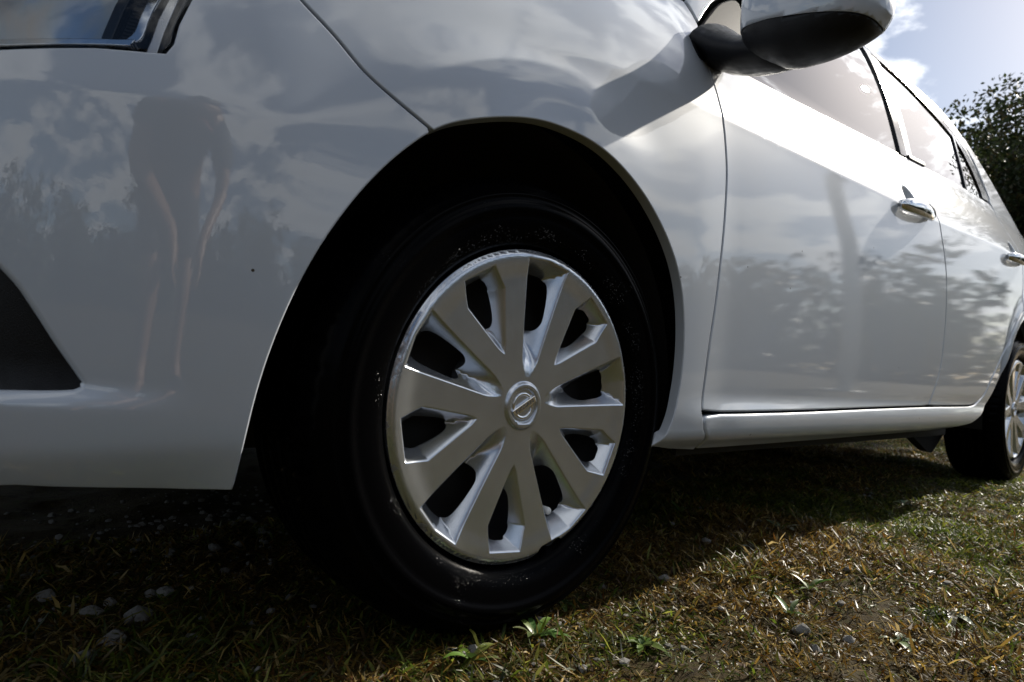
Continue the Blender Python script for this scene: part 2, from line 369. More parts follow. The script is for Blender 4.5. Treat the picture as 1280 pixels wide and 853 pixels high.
def merge(parts):
    Vs, Ts, Cs = [], [], []; o = 0
    for V, T, C_ in parts: Vs.append(V); Ts.append(T + o); Cs.append(C_); o += len(V)
    return np.concatenate(Vs), np.concatenate(Ts), np.concatenate(Cs)
GV, GT, GC = merge([
    blades(150000, (-.75, 1.6, -.75, .55), .008, .030, .0010, .0026, 21, .22, .54),
    blades(30000, (-.75, 1.6, -.75, .55), .014, .040, .0018, .0042, 22, .34, .62, (.10, 1.0)),
    blades(42000, (-.75, 1.6, -.75, .55), .012, .045, .0007, .0018, 23, .25, .10, (.02, .35)),
    blades(90000, (1.6, 4.2, -.8, 1.2), .012, .036, .0016, .0034, 24, .26, .52),
    blades(45000, (4.2, 10.0, -2.0, 4.5), .03, .07, .004, .008, 25, .42, .45),
    blades(22000, (.3, 3.2, .55, 1.6), .015, .045, .0016, .003, 26, .46, .40),
    blades(26000, (-3.5, -.75, -2.5, 2.0), .02, .05, .003, .006, 27, .44, .4),
    blades(26000, (-.75, 5.0, -3.2, -.75), .02, .05, .003, .006, 28, .44, .4)])
gme = mesh_np("grass", GV, GT, smooth=False); set_tint(gme, GC)
grass = link("grass", gme, GRASSM); tag(grass, "short patchy dry and green grass on sandy soil", "grass", kind="stuff")

# ---------------------------------------------------------------- stones
STONE = plain('limestone', (.15, .143, .13), .95, bump=1.0, bscale=9)
STONE_D = plain('grey_stone', (.09, .087, .083), .95, bump=1.0, bscale=9)
def rock(seed, sx, sy, sz):
    bm = bmesh.new(); bmesh.ops.create_icosphere(bm, subdivisions=2, radius=1.0); r = random.Random(seed)
    dirs = [(Vector((r.uniform(-1, 1), r.uniform(-1, 1), r.uniform(-1, 1))).normalized(), r.uniform(.50, .86)) for _ in range(16)]
    for v in bm.verts:
        p = v.co.copy()
        for d, c in dirs:
            k = p.dot(d)
            if k > c: p -= d*(k - c)*.9
        p *= 1 + r.uniform(-.09, .09)
        v.co = Vector((p.x*sx, p.y*sy, p.z*sz))
    return bm_mesh("stone", bm, False)
def gz(x, y): return float(ground_z(np.array([x]), np.array([y]))[0])
rock_lib = [rock(100 + i, .5, .42, .34) for i in range(6)]
for me in rock_lib: me.materials.append(STONE)
rock_lib_d = [rock(200 + i, .5, .42, .38) for i in range(3)]
for me in rock_lib_d: me.materials.append(STONE_D)
def stone(x, y, size, label, dark=False, i=0, rz=0.0, group=None):
    o = bpy.data.objects.new("stone", (rock_lib_d if dark else rock_lib)[i % (3 if dark else 6)]); COL.objects.link(o)
    size *= .72; o.location = (x, y, gz(x, y) + size*.04); o.scale = (size, size, size); o.rotation_euler = (0, 0, rz)
    tag(o, label, "stone", group or "stones lying about in the grass")
STONES_HERE = True
stone(-.362, .262, .062, "largest pale limestone lump in the shade under the bumper, bottom left", i=0, rz=.4)
stone(-.325, .298, .040, "pale angular stone beside the largest lump under the bumper", i=1, rz=1.4)
stone(-.340, .312, .030, "small pale stone just behind the angular stone under the bumper", i=2, rz=2.1)
stone(-.398, .204, .052, "flat pale stone nearest the bottom left corner", i=3, rz=.9)
stone(-.425, .180, .040, "pale stone lying against the flat stone at the bottom left corner", i=0, rz=2.9)
stone(-.444, .361, .046, "leftmost pale stone in the shade under the bumper", i=4, rz=2.5)
stone(-.407, .288, .038, "pale stone between the leftmost stone and the largest lump", i=5, rz=.1)
stone(-.385, .305, .030, "little round stone touching the stone left of the largest lump", i=2, rz=1.1)
stone(-.235, .415, .034, "lone pale stone deep in the shade between bumper and front tyre", i=1, rz=.7)
stone(-.300, .405, .026, "small stone in deep shade left of the lone pale stone", i=4, rz=1.9)
stone(.931, -.280, .056, "dark grey rough stone standing in sunlit grass at the right", dark=True, i=0, rz=.3)
stone(.915, -.292, .036, "lower grey stone leaning on the dark rough stone at the right", dark=True, i=1, rz=1.3)
stone(.841, -.320, .040, "grey stone half sunk near the right edge below the dark stone", dark=True, i=2, rz=2.0)
stone(1.351, -.159, .050, "small blue-grey stone in the grass near the right edge, farthest back", dark=True, i=1, rz=2.7)
stone(.332, -.211, .042, "pale flat stone among the straw in the right foreground", i=3, rz=.2)
stone(.298, -.245, .036, "pale stone just below the flat stone in the right foreground", i=5, rz=1.2)
stone(.355, -.262, .030, "smaller pale stone right of the pair in the right foreground", i=0, rz=2.2)
stone(.544, .069, .038, "pale stone at the edge of the car's shadow behind the front tyre", i=2, rz=.8)
stone(.327, .004, .034, "pale stone in sunlit grass close behind the front tyre", i=4, rz=2.4)
stone(.642, -.151, .030, "small flat stone in bare soil at the middle of the sunlit grass", i=1, rz=.5)
stone(-.076, -.025, .040, "stone at the bottom edge just in front of the front tyre", i=5, rz=1.7)

# gravel: pebbles and grit, too many to count
pv, pt = [], []
ico = bmesh.new(); bmesh.ops.create_icosphere(ico, subdivisions=1, radius=1.0); iv = np.array([v.co[:] for v in ico.verts]); it = np.array([[v.index for v in f.verts] for f in ico.faces]); ico.free()
r = np.random.default_rng(5); o = 0
for k in range(2600):
    if k < 1100: x, y = r.uniform(-.75, .1), r.uniform(-.1, .8)
    else: x, y = r.uniform(-.6, 2.6), r.uniform(-.7, .6)
    if vnoise(np.array([x]), np.array([y]), 4.2, 31)[0] + r.normal(0, .12) < .5: continue
    s = .0018 + .007*r.random()**3; q = iv*(1 + r.uniform(-.22, .22, (len(iv), 1)))*np.array([s, s*.85, s*.6])
    a = r.uniform(0, 6.28); q = np.stack([q[:, 0]*math.cos(a) - q[:, 1]*math.sin(a) + x, q[:, 0]*math.sin(a) + q[:, 1]*math.cos(a) + y, q[:, 2] + gz(x, y) + s*.25], 1)
    pv.append(q); pt.append(it + o); o += len(iv)
gravel = link("gravel", mesh_np("gravel", np.concatenate(pv), np.concatenate(pt), smooth=False), STONE)
tag(gravel, "small pale pebbles and grit scattered on the soil", "gravel", kind="stuff")

# ---------------------------------------------------------------- broad-leaved weeds
WEEDM = attr_mat('weed_leaves', .4, .25, .5)
def leaf(L, W, curl, lift, az, col, seg=5):
    V = []; F = []
    for i in range(seg+1):
        t = i/seg; w = W*math.sin(math.pi*(t**.75)*.97 + .03)*.5; rr_ = L*t; z = L*lift*t - curl*L*t*t
        for s in (-1, 0, 1): V.append((rr_, s*w, z + abs(s)*w*.35))
    for i in range(seg):
        for s in range(2): F.append((i*3+s, (i+1)*3+s, (i+1)*3+s+1, i*3+s+1))
    ca, sa = math.cos(az), math.sin(az)
    me = from_py("leaf", [(x*ca - y*sa, x*sa + y*ca, z) for x, y, z in V], F)
    set_tint(me, np.tile(np.array(col), (len(V), 1))); return me
def weed(x, y, n_leaf, L, ratio, cols, label, seed, lift=.5):
    r = random.Random(seed); e = empty("weed_plant", (x, y, gz(x, y) + .002)); tag(e, label, "plant", "small weeds growing in the grass")
    for k in range(n_leaf):
        az = 2*math.pi*k/n_leaf + r.uniform(-.35, .35); ll = .78*L*r.uniform(.6, 1.1)
        c = cols[r.randrange(len(cols))]; c = tuple(q*r.uniform(.8, 1.2) for q in c)
        link("leaf", leaf(ll, ll*ratio*r.uniform(.8, 1.2), r.uniform(.2, .7), lift*r.uniform(.5, 1.3), az, c), WEEDM, e)
GR = [(.075, .13, .025), (.10, .16, .03), (.06, .10, .025)]; GY = [(.20, .22, .15), (.24, .25, .18), (.15, .18, .11)]
weed(.016, -.030, 9, .060, .26, GR, "tuft of long green leaves at the bottom edge below the front tyre", 1, .8)
weed(.110, -.118, 7, .044, .34, GR, "green rosette at the bottom edge right of the long-leaved tuft", 2, .6)
weed(.821, .058, 6, .055, .40, GY, "grey-green rosette catching sun near the edge of the car's shadow", 3, .7)
weed(.610, -.311, 6, .060, .42, GY, "grey-green flat weed in the lower right corner", 4, .4)
weed(.368, -.178, 6, .042, .30, GR, "green weed beside the pale flat stone in the right foreground", 5, .7)
weed(-.089, -.040, 8, .050, .28, GR, "green weed at the bottom edge in front of the tyre", 6, .8)
weed(.602, .004, 5, .046, .40, GY, "pale broad-leaved weed below the sunny grey-green rosette", 7, .6)
weed(.498, -.147, 6, .045, .24, GR, "narrow-leaved green weed in the middle of the sunlit grass", 8, .9)
weed(.715, .240, 6, .050, .22, GR, "green weed in the shade edge between the tyre and the sill", 9, 1.0)
weed(.124, .034, 6, .044, .30, GR, "green weed close to the right foot of the front tyre", 10, .7)
weed(1.528, .041, 6, .055, .35, GY, "small weed in sun ahead of the rear wheel", 11, .6)
weed(.407, -.300, 6, .050, .30, GR, "green weed at the bottom edge left of the lower right corner", 12, .6)

# =====================================================================
# CAR BODY SURFACE  (x rearwards from the front axle, y inwards, z up)
# =====================================================================
YC = 0.81          # car centreline (y), wheel cover plane is y=0
# ---------- plan curve ----------
U0 = -0.10
_a = np.linspace(0, 1.6, 3201)
def pchip(xk, yk, x):
    xk = np.asarray(xk, float); yk = np.asarray(yk, float); x = np.asarray(x, float)
    h = np.diff(xk); d = np.diff(yk) / h
    m = np.zeros_like(yk)
    m[0] = d[0]; m[-1] = d[-1]
    for i in range(1, len(xk) - 1):
        if d[i-1] * d[i] > 0:
            w1 = 2*h[i] + h[i-1]; w2 = h[i] + 2*h[i-1]
            m[i] = (w1 + w2) / (w1/d[i-1] + w2/d[i])
    xc = np.clip(x, xk[0], xk[-1])
    i = np.clip(np.searchsorted(xk, xc, side='right') - 1, 0, len(xk) - 2)
    t = (xc - xk[i]) / h[i]
    return ((2*t**3 - 3*t**2 + 1)*yk[i] + (t**3 - 2*t**2 + t)*h[i]*m[i]
            + (-2*t**3 + 3*t**2)*yk[i+1] + (t**3 - t**2)*h[i]*m[i+1])
_th = np.radians(pchip([0, .1, .2, .3, .45, .6, .8, 1.0, 1.6], [0, 3.0, 8, 16, 36, 58, 76, 84, 90], _a))
_bx = U0 - np.concatenate([[0], np.cumsum(.5*(np.cos(_th[1:]) + np.cos(_th[:-1]))*(_a[1]-_a[0]))])
_bw = -np.concatenate([[0], np.cumsum(.5*(np.sin(_th[1:]) + np.sin(_th[:-1]))*(_a[1]-_a[0]))])
def plan(u):
    u = np.asarray(u, float); a = np.clip(U0 - u, 0, 1.6)
    x = np.where(u > U0, u, np.interp(a, _a, _bx)); w = np.where(u > U0, 0, np.interp(a, _a, _bw))
    th = np.where(u > U0, 0, np.interp(a, _a, _th))
    bow = np.where(u > 0, -0.010*((np.maximum(u, 0) - 0.9)/1.6)**2 + 0.010*(0.9/1.6)**2, 0)
    rear = np.where(u > 2.7, -0.10*((np.maximum(u, 2.7) - 2.7)/0.9)**2, 0)
    return x, w + bow*0 + rear, th
def zc(u): return pchip([-1.7, -.9, -.5, -.25, -.03, .14, .37, .72, 1.35, 2.25, 3.4], [.66, .66, .675, .695, .740, .764, .775, .787, .81, .86, .885], u)
def wc(u): return pchip([-1.7, -.6, -.3, -.1, .1, .4, 1.2, 2.2, 3.4], [-.005, -.005, .0, .006, .012, .015, .019, .018, .006], u)
# ---------- slope tables: rel height -> normal elevation (deg) ----------
REL = np.arange(-.62, .82, .001)
def prof(k): return np.radians(pchip(*zip(*k), REL))
TAB = {}
door = [(-.62,-8),(-.52,-5),(-.46,-2.5),(-.38,-.3),(-.25,.8),(-.15,2),(-.07,4),(-.02,4.5),(-.005,3.5),(.005,18),(.03,22),(.08,27),(.12,27),(.16,23),(.20,16),(.35,18),(.5,24),(.57,34),(.63,56),(.68,72),(.82,80)]
fend = [(-.62,-8),(-.5,-3),(-.42,-.5),(-.3,.3),(-.2,1.5),(-.1,4),(-.02,6),(-.006,5.5),(.006,15),(.04,18),(.09,22),(.15,28),(.20,35),(.24,46),(.28,62),(.33,75),(.4,80),(.82,84)]
ffnt = [(-.62,-10),(-.5,-4),(-.4,-.5),(-.3,1),(-.2,3),(-.1,7),(-.02,12),(.0,13.5),(.02,15),(.06,19),(.10,24),(.15,33),(.19,45),(.24,62),(.3,76),(.82,84)]
bump = [(-.62,-45),(-.47,-36),(-.435,-28),(-.415,-10),(-.37,-4),(-.30,-1),(-.22,1),(-.135,3.5),(-.118,10),(-.07,12.5),(-.02,17),(.03,23),(.08,33),(.13,47),(.18,60),(.24,73),(.3,80),(.82,84)]
ST = [(-1.7, bump), (-.42, bump), (-.22, ffnt), (-.12, ffnt), (.03, fend), (.30, fend), (.42, door), (2.4, door), (3.4, door)]
_su = np.array([s[0] for s in ST]); _sp = np.array([prof(s[1]) for s in ST])
UG = np.arange(-1.7, 3.5, .02)
_i = np.clip(np.searchsorted(_su, UG, side='right') - 1, 0, len(_su) - 2)
_t = np.clip((UG - _su[_i])/(_su[_i+1] - _su[_i]), 0, 1); _t = _t*_t*(3 - 2*_t)
_phi = _sp[_i]*(1 - _t[:, None]) + _sp[_i+1]*_t[:, None]
_tan = np.tan(_phi)
_cum = np.concatenate([np.zeros((len(UG), 1)), np.cumsum(.5*(_tan[:, 1:] + _tan[:, :-1])*.001, 1)], 1)
_k0 = int(np.argmin(np.abs(REL)))
_W = -(_cum - _cum[:, _k0:_k0+1])
def sstep(a, b, x):
    t = np.clip((x - a)/(b - a), 0, 1); return t*t*t*(t*(6*t - 15) + 10)
AC = (-.02, .302)
def off(u, z):
    u = np.asarray(u, float); z = np.asarray(z, float)
    rel = np.clip(z - zc(u), REL[0], REL[-2]); fr = (rel - REL[0])/.001; j = np.clip(fr.astype(int), 0, len(REL) - 2); fj = fr - j
    fu = np.clip((u - UG[0])/.02, 1, len(UG) - 3.001); i = fu.astype(int); t = fu - i
    def col(k): return _W[i+k, j]*(1 - fj) + _W[i+k, j+1]*fj
    p0, p1, p2, p3 = col(-1), col(0), col(1), col(2)
    v = .5*(2*p1 + (p2 - p0)*t + (2*p0 - 5*p1 + 4*p2 - p3)*t*t + (3*p1 - p0 - 3*p2 + p3)*t**3)
    w = wc(u) + v
    # front and rear wheel arch flares
    r1 = np.hypot(u - AC[0], z - AC[1]); ang = np.arctan2(z - AC[1], u - AC[0]); ang = np.where(ang < -1.6, ang + 6.2832, ang)
    k = sstep(.46, .365, r1)*.0085*sstep(-.45, .35, ang)
    k = k*(sstep(-.32, -.16, u)*.75 + .25)*sstep(.85, 1.5, ang)
    r2 = np.hypot(u - 2.6, z - .31); k2 = sstep(.46, .38, r2)*.012
    w = w + k + k2
    # sill bulge below the doors
    w = w + .012*sstep(.325, .27, z)*sstep(.2, .5, u)*sstep(2.3, 2.1, u) - .03*sstep(.262, .215, z)*sstep(.1, .3, u)
    # upward-facing ledge and chin line low on the bumper
    lf = sstep(-.36, -.52, u)
    w = w + .013*lf*sstep(.312, .286, z)
    # finger cups behind the door handles
    for hu, hz in ((1.272, .838), (2.335, .878)):
        d = np.hypot((u - hu)/1.15, z - hz); w = w - .020*sstep(.042, .016, d)
    return w
def S(u, z):
    x, w, th = plan(u); o = off(u, z)
    # outward normal of plan curve: (-sin th, +cos th) in (x, w)
    return np.stack([x - np.sin(th)*o, -(w + np.cos(th)*o), np.asarray(z, float) + 0*x], -1)
def N(u, z, e=.002):
    a = S(u + e, z) - S(u - e, z); b = S(u, z + e) - S(u, z - e)
    n = np.cross(a, b); return n/np.linalg.norm(n, axis=-1, keepdims=True)

def inside(P, poly):
    x, y = P[:, 0], P[:, 1]; r = np.zeros(len(P), bool)
    px, py = poly[:, 0], poly[:, 1]; qx, qy = np.roll(px, -1), np.roll(py, -1)
    for a, b, c, d in zip(px, py, qx, qy):
        if b == d: continue
        k = ((b > y) != (d > y)) & (x < (c - a)*(y - b)/(d - b) + a)
        r ^= k
    return r
def seg_dist(P, poly):
    A = poly; B = np.roll(poly, -1, 0); D = B - A; L2 = np.maximum((D**2).sum(1), 1e-14)
    best = np.full(len(P), 1e9)
    for s in range(0, len(P), 4000):
        Q = P[s:s+4000, None, :]
        t = np.clip(((Q - A)*D).sum(2)/L2, 0, 1)
        dd = (((A + t[..., None]*D) - Q)**2).sum(2)
        best[s:s+4000] = np.sqrt(dd.min(1))
    return best
def area(p): return 0.5*float(np.sum(p[:, 0]*np.roll(p[:, 1], -1) - np.roll(p[:, 0], -1)*p[:, 1]))
def spline(pts, n=12, closed=False):
    """centripetal Catmull-Rom through 2-D points"""
    P = [np.array(p, float) for p in pts]; out = []
    m = len(P)
    for i in range(m if closed else m - 1):
        p0 = P[(i-1) % m] if (closed or i > 0) else 2*P[0] - P[1]
        p1 = P[i]; p2 = P[(i+1) % m]
        p3 = P[(i+2) % m] if (closed or i + 2 < m) else 2*P[-1] - P[-2]
        for k in range(n):
            t = k/n
            out.append(.5*(2*p1 + (p2-p0)*t + (2*p0 - 5*p1 + 4*p2 - p3)*t*t + (3*p1 - p0 - 3*p2 + p3)*t**3))
    if not closed: out.append(P[-1])
    return out
def resample(poly, step):
    poly = np.asarray(poly, float); out = []
    m = len(poly)
    for i in range(m):
        a, b = poly[i], poly[(i+1) % m]; d = np.linalg.norm(b - a)
        if d < 1e-6: continue
        k = max(1, int(math.ceil(d/step)))
        for j in range(k): out.append(a + (b - a)*j/k)
    out = np.array(out)
    # merge points that almost coincide
    keep = [0]
    for i in range(1, len(out)):
        if np.linalg.norm(out[i] - out[keep[-1]]) > step*0.25: keep.append(i)
    if np.linalg.norm(out[keep[-1]] - out[0]) < step*0.25: keep.pop()
    return out[keep]
def inset(poly, d):
    """move a CCW polygon inwards by d (outwards when negative)"""
    a = np.roll(poly, 1, 0); b = np.roll(poly, -1, 0)
    e1 = poly - a; e2 = b - poly
    e1 /= np.linalg.norm(e1, axis=1, keepdims=True); e2 /= np.linalg.norm(e2, axis=1, keepdims=True)
    n1 = np.stack([-e1[:, 1], e1[:, 0]], 1); n2 = np.stack([-e2[:, 1], e2[:, 0]], 1)
    m = n1 + n2; ml = np.linalg.norm(m, axis=1, keepdims=True); m = m/np.maximum(ml, 1e-6)
    c = np.maximum((m*n1).sum(1, keepdims=True), 0.45)
    return poly + m*d/c
def patch(name, poly, Pf, Nf, gap=.002, r=.0025, depth=.014, step=.009, holes=(), hole_r=None, rows=(), hole_depth=None, ring=True, dens=None):
    """a trimmed sheet over the surface Pf(a,b) with normal Nf, with rounded and returned edges"""
    poly = np.asarray(poly, float)
    if area(poly) < 0: poly = poly[::-1]
    base = resample(inset(resample(poly, step*.8), gap + r), step*.8)
    hr = r if hole_r is None else hole_r
    loops = [base]
    for h in holes:
        h = np.asarray(h, float)
        if area(h) > 0: h = h[::-1]          # clockwise: same inset() moves away from the hole
        loops.append(resample(inset(resample(h, step*.7), hr), step*.7))
    lo = base.min(0); hi = base.max(0)
    G = np.stack(np.meshgrid(np.arange(lo[0], hi[0], step), np.arange(lo[1], hi[1], step), indexing='ij'), -1).reshape(-1, 2)
    G[:, 0] += (np.round((G[:, 1]-lo[1])/step).astype(int) % 2)*step*.5
    parts = [G]
    for rf in rows: parts.append(rf(lo, hi))
    if dens is not None: parts.append(dens)
    G = np.concatenate(parts)
    ok = inside(G, base) & (seg_dist(G, base) > step*.35)
    for h in loops[1:]: ok &= ~inside(G, h) & (seg_dist(G, h) > step*.3)
    G = G[ok]
    allp = np.concatenate(loops + [G]); edges = []; s = 0; rng_l = []
    for L in loops:
        k = len(L); edges += [(s+i, s+(i+1) % k) for i in range(k)]; rng_l.append((s, k)); s += k
    out = delaunay_2d_cdt([Vector(p) for p in allp], edges, [], 0, 1e-7)
    co = np.array([(v.x, v.y) for v in out[0]]); F = np.array([f for f in out[2] if len(f) == 3], int)
    cen = co[F].mean(1); k = inside(cen, base)
    for h in loops[1:]: k &= ~inside(cen, h)
    F = F[k]
    a = co[F]; ar = (a[:, 1, 0]-a[:, 0, 0])*(a[:, 2, 1]-a[:, 0, 1]) - (a[:, 2, 0]-a[:, 0, 0])*(a[:, 1, 1]-a[:, 0, 1])
    F[ar < 0] = F[ar < 0][:, ::-1]
    V = Pf(co[:, 0], co[:, 1]); Nn = Nf(co[:, 0], co[:, 1])
    mp = {}
    for i, ids in enumerate(out[3]):
        for q in ids: mp[q] = i
    Vs, Ns, Fs = [V], [Nn], [F]; cnt = len(V)
    if ring:
        for li, (s, k) in enumerate(rng_l):
            idx = np.array([mp[s+i] for i in range(k)]); P0 = V[idx]; n0 = Nn[idx]
            t = np.roll(P0, -1, 0) - np.roll(P0, 1, 0); od = np.cross(t, n0); od /= np.maximum(np.linalg.norm(od, axis=1, keepdims=True), 1e-9)
            rr = r if li == 0 else hr; dp = depth if li == 0 or hole_depth is None else hole_depth
            prev = idx
            seq = [(math.radians(x), 0) for x in ((22, 45, 68, 90) if rr > 1e-5 else (90,))] + [(math.pi/2, dp)]
            for an, dd in seq:
                Vn = P0 + od*rr*math.sin(an) - n0*(rr*(1 - math.cos(an)) + dd); Nq = n0*math.cos(an) + od*math.sin(an)
                cur = np.arange(cnt, cnt+k); cnt += k; Vs.append(Vn); Ns.append(Nq)
                pn = np.roll(prev, -1); cn = np.roll(cur, -1)
                Fs.append(np.stack([prev, cur, pn], 1)); Fs.append(np.stack([pn, cur, cn], 1)); prev = cur
    return mesh_np(name, np.concatenate(Vs), np.concatenate(Fs), np.concatenate(Ns))
def crease_rows(lo, hi):
    us = np.arange(lo[0], hi[0], .010); out = []
    for d in (-.009, -.006, -.004, -.002, 0, .002, .004, .006, .009): out.append(np.stack([us, zc(us) + d], 1))
    if lo[0] < -.3:
        us = np.arange(lo[0], -.18, .010)
        for d in (-.140, -.135, -.131, -.127, -.123, -.119, -.115, -.110): out.append(np.stack([us, zc(us) + d], 1))
        for z in (.315, .309, .303, .298, .293, .288, .283, .262, .258, .254, .250): out.append(np.stack([us, 0*us + z], 1))
    return np.concatenate(out)
def cup(u0, z0):
    g = np.arange(-.066, .067, .0035); A, B = np.meshgrid(g, g); return np.stack([A.ravel() + u0, B.ravel() + z0], 1)

YMIR = Matrix.Translation((0, 2*YC, 0)) @ Matrix.Diagonal((1, -1, 1, 1))
car = empty("parked_car", (0, 0, 0))
tag(car, "white sedan parked on dry grass, silver ten-spoke wheel cover on its front wheel", "car")
MIRRORED = []
def cpart(name, me, mat, parent=None, mirror=True, label=None):
    o = link(name, me, mat, parent or car)
    if label: o["label"] = label
    if mirror: MIRRORED.append(o)
    return o
def body(name, poly, mat=None, offset=0.0, parent=None, mirror=True, label=None, **k):
    if offset: Pf = lambda u, z: S(u, z) - offset*N(u, z)
    else: Pf = S
    k.setdefault('rows', (crease_rows,))
    return cpart(name, patch(name, poly, Pf, N, **k), mat or PAINT, parent, mirror, label)

# ------------------------------------------------ shared outlines (u, z)
ARCH = [(-.343, .214), (-.341, .237), (-.338, .269), (-.333, .309), (-.326, .345), (-.311, .397), (-.293, .444), (-.257, .508), (-.224, .549), (-.187, .586)]
ARCH2 = [(-.187, .586), (-.164, .599), (-.135, .612), (-.091, .628), (-.050, .639), (-.010, .645), (.048, .643), (.094, .632), (.140, .614), (.181, .592), (.221, .554), (.255, .513), (.272, .470), (.280, .431), (.284, .396), (.285, .347), (.277, .300), (.267, .270), (.254, .248), (.243, .236)]
SEAM = [(-.187, .586), (-.225, .605), (-.257, .626), (-.287, .655), (-.321, .684), (-.345, .712), (-.362, .735)]
DGAP = [(.408, .968), (.390, .905), (.374, .855), (.369, .815), (.368, .777), (.374, .744), (.380, .690), (.379, .638), (.376, .584), (.371, .531), (.363, .459), (.354, .400), (.348, .337), (.344, .293)]
RGAP = [(1.452, 1.008), (1.447, .93), (1.452, .86), (1.480, .79), (1.505, .73), (1.524, .663), (1.530, .55), (1.515, .437), (1.484, .369), (1.440, .309)]
BELT = [(.405, .905), (.53, .921), (.765, .942), (1.027, .968), (1.452, 1.008), (1.885, 1.046), (2.20, 1.064), (2.36, 1.072)]
DBOT = [(.344, .290), (.674, .294), (1.04, .301), (1.440, .307), (1.72, .309), (1.86, .312), (1.935, .325), (2.00, .352), (2.055, .40), (2.13, .455), (2.218, .522), (2.30, .60), (2.42, .672)]
def relax(P, n=30):
    P = np.array(P, float)
    for _ in range(n): P[1:-1] = .5*P[1:-1] + .25*(P[:-2] + P[2:])
    return [p for p in P]
_whole = relax(spline(ARCH + ARCH2[1:], 6), 40); _k = int(np.argmin([math.hypot(p[0] + .187, p[1] - .586) for p in _whole]))
archs = _whole[:_k+1]; arch2s = _whole[_k:]; SEAM[0] = tuple(_whole[_k])
seams = spline(SEAM, 6); dgaps = spline(DGAP, 6); rgaps = spline(RGAP, 6)
belts = spline(BELT, 8); dbots = spline(DBOT, 6)
def sub(line, x0, x1): return [p for p in line if x0 - 1e-9 <= p[0] <= x1 + 1e-9]

# ------------------------------------------------ front bumper with fog lamp opening
LAMP_LOW = [(-.860, .560), (-.70, .561), (-.60, .567), (-.539, .573), (-.474, .5865), (-.436, .5915)]
LAMP_REAR = [(-.4255, .5935), (-.421, .603), (-.419, .622), (-.412, .649), (-.397, .688), (-.378, .722), (-.362, .748)]
fog_hole = spline([(-.463, .3085), (-.4655, .314), (-.482, .339), (-.499, .366), (-.516, .389), (-.55, .418), (-.60, .435), (-.70, .437), (-.78, .41), (-.80, .36), (-.77, .312), (-.70, .303), (-.60, .3015), (-.504, .305), (-.470, .3065)], 6, True)
bump_poly = list(archs) + list(seams)[1:-1] + [(-.362, .735)] + LAMP_REAR[::-1][1:] + LAMP_LOW[::-1] + [(-1.3225, .545), (-1.3225, .20), (-.9, .205), (-.6, .214), (-.5, .221), (-.428, .217), (-.38, .2145)]
body("front_bumper", bump_poly, holes=[fog_hole], hole_r=.007, hole_depth=.03, r=.0018, gap=.0012, step=.010)
fog_in = spline([(-.44, .295), (-.50, .40), (-.56, .44), (-.70, .455), (-.81, .42), (-.82, .33), (-.77, .295), (-.60, .29)], 6, True)
body("fog_lamp_bezel", fog_in, BLACK, offset=.026, gap=0, r=.001, depth=.004, rows=(), step=.02)
# ------------------------------------------------ front fender
fend_poly = list(arch2s) + [(.300, .229), (.376, .224)] + [(.372, .242), (.352, .265)] + list(dgaps)[::-1][:-1] + [(.405, .972)] + spline([(.378, 1.012), (.30, 1.002), (.10, .962), (-.10, .902), (-.25, .845), (-.335, .790)], 6) + [(-.362, .748)] + list(seams)[::-1][1:-1]
body("front_fender", fend_poly, r=.0018, gap=.0012, step=.009)
# ------------------------------------------------ headlight
lamp_top = spline([(-.362, .748), (-.345, .785), (-.42, .79), (-.60, .755), (-.80, .69), (-.86, .63)], 5)
lamp_poly = LAMP_LOW + spline(LAMP_REAR, 4) + list(lamp_top)[1:]
lamp = body("headlight", lamp_poly, GLOSSBLACK, offset=.045, gap=.0015, r=.0006, depth=.002, rows=(), step=.02)
def lamp_bit(name, poly, mat, off_, dep=.008, step=.006, r=.001):
    return body(name, poly, mat, offset=off_, parent=lamp, mirror=False, gap=0.0, r=r, depth=dep, rows=(), step=step)
lens = body("lens", lamp_poly, LENS, offset=.001, parent=lamp, mirror=False, gap=.0012, r=.0008, depth=.044, rows=(), step=.012)
lamp_bit("reflector_bowl", [(-.80, .60), (-.60, .590), (-.52, .593), (-.4755, .602), (-.470, .64), (-.452, .70), (-.50, .735), (-.66, .70), (-.80, .66)], BOWL, .030)
lamp_bit("lower_strip", [(-.80, .569), (-.60, .5735), (-.539, .5795), (-.472, .5925), (-.452, .596), (-.448, .604), (-.462, .6005), (-.54, .5855), (-.60, .5795), (-.80, .575)], CHROME, .006)
lamp_bit("inner_bar", [(-.4755, .6010), (-.4675, .5985), (-.462, .632), (-.448, .69), (-.456, .692), (-.470, .635)], GLOSSBLACK, .010, .02)
rib = lamp_bit("ribbed_strip", [(-.4660, .5995), (-.4580, .5985), (-.4515, .632), (-.434, .70), (-.444, .70), (-.4605, .633)], BLACK, .018)
for i in range(26):
    z0 = .602 + i*.0036; us = -.4655 + (z0 - .5995)*.20
    lamp_bit("rib", [(us, z0), (us + .0082, z0 - .0004), (us + .0083, z0 + .0014), (us + .0002, z0 + .0018)], BLACK, .0165, .002, .004, .0002)
lamp_bit("side_strip", spline([(-.4560, .5965), (-.4495, .6005), (-.4440, .610), (-.4400, .635), (-.424, .70), (-.431, .702), (-.4475, .636), (-.4515, .612), (-.457, .6025)], 3, True), CHROME, .008)
lamp_bit("amber_reflector", [(-.4430, .599), (-.4345, .598), (-.4310, .622), (-.4150, .70), (-.422, .70), (-.4375, .634), (-.4405, .612)], LAMPCHROME, .016)
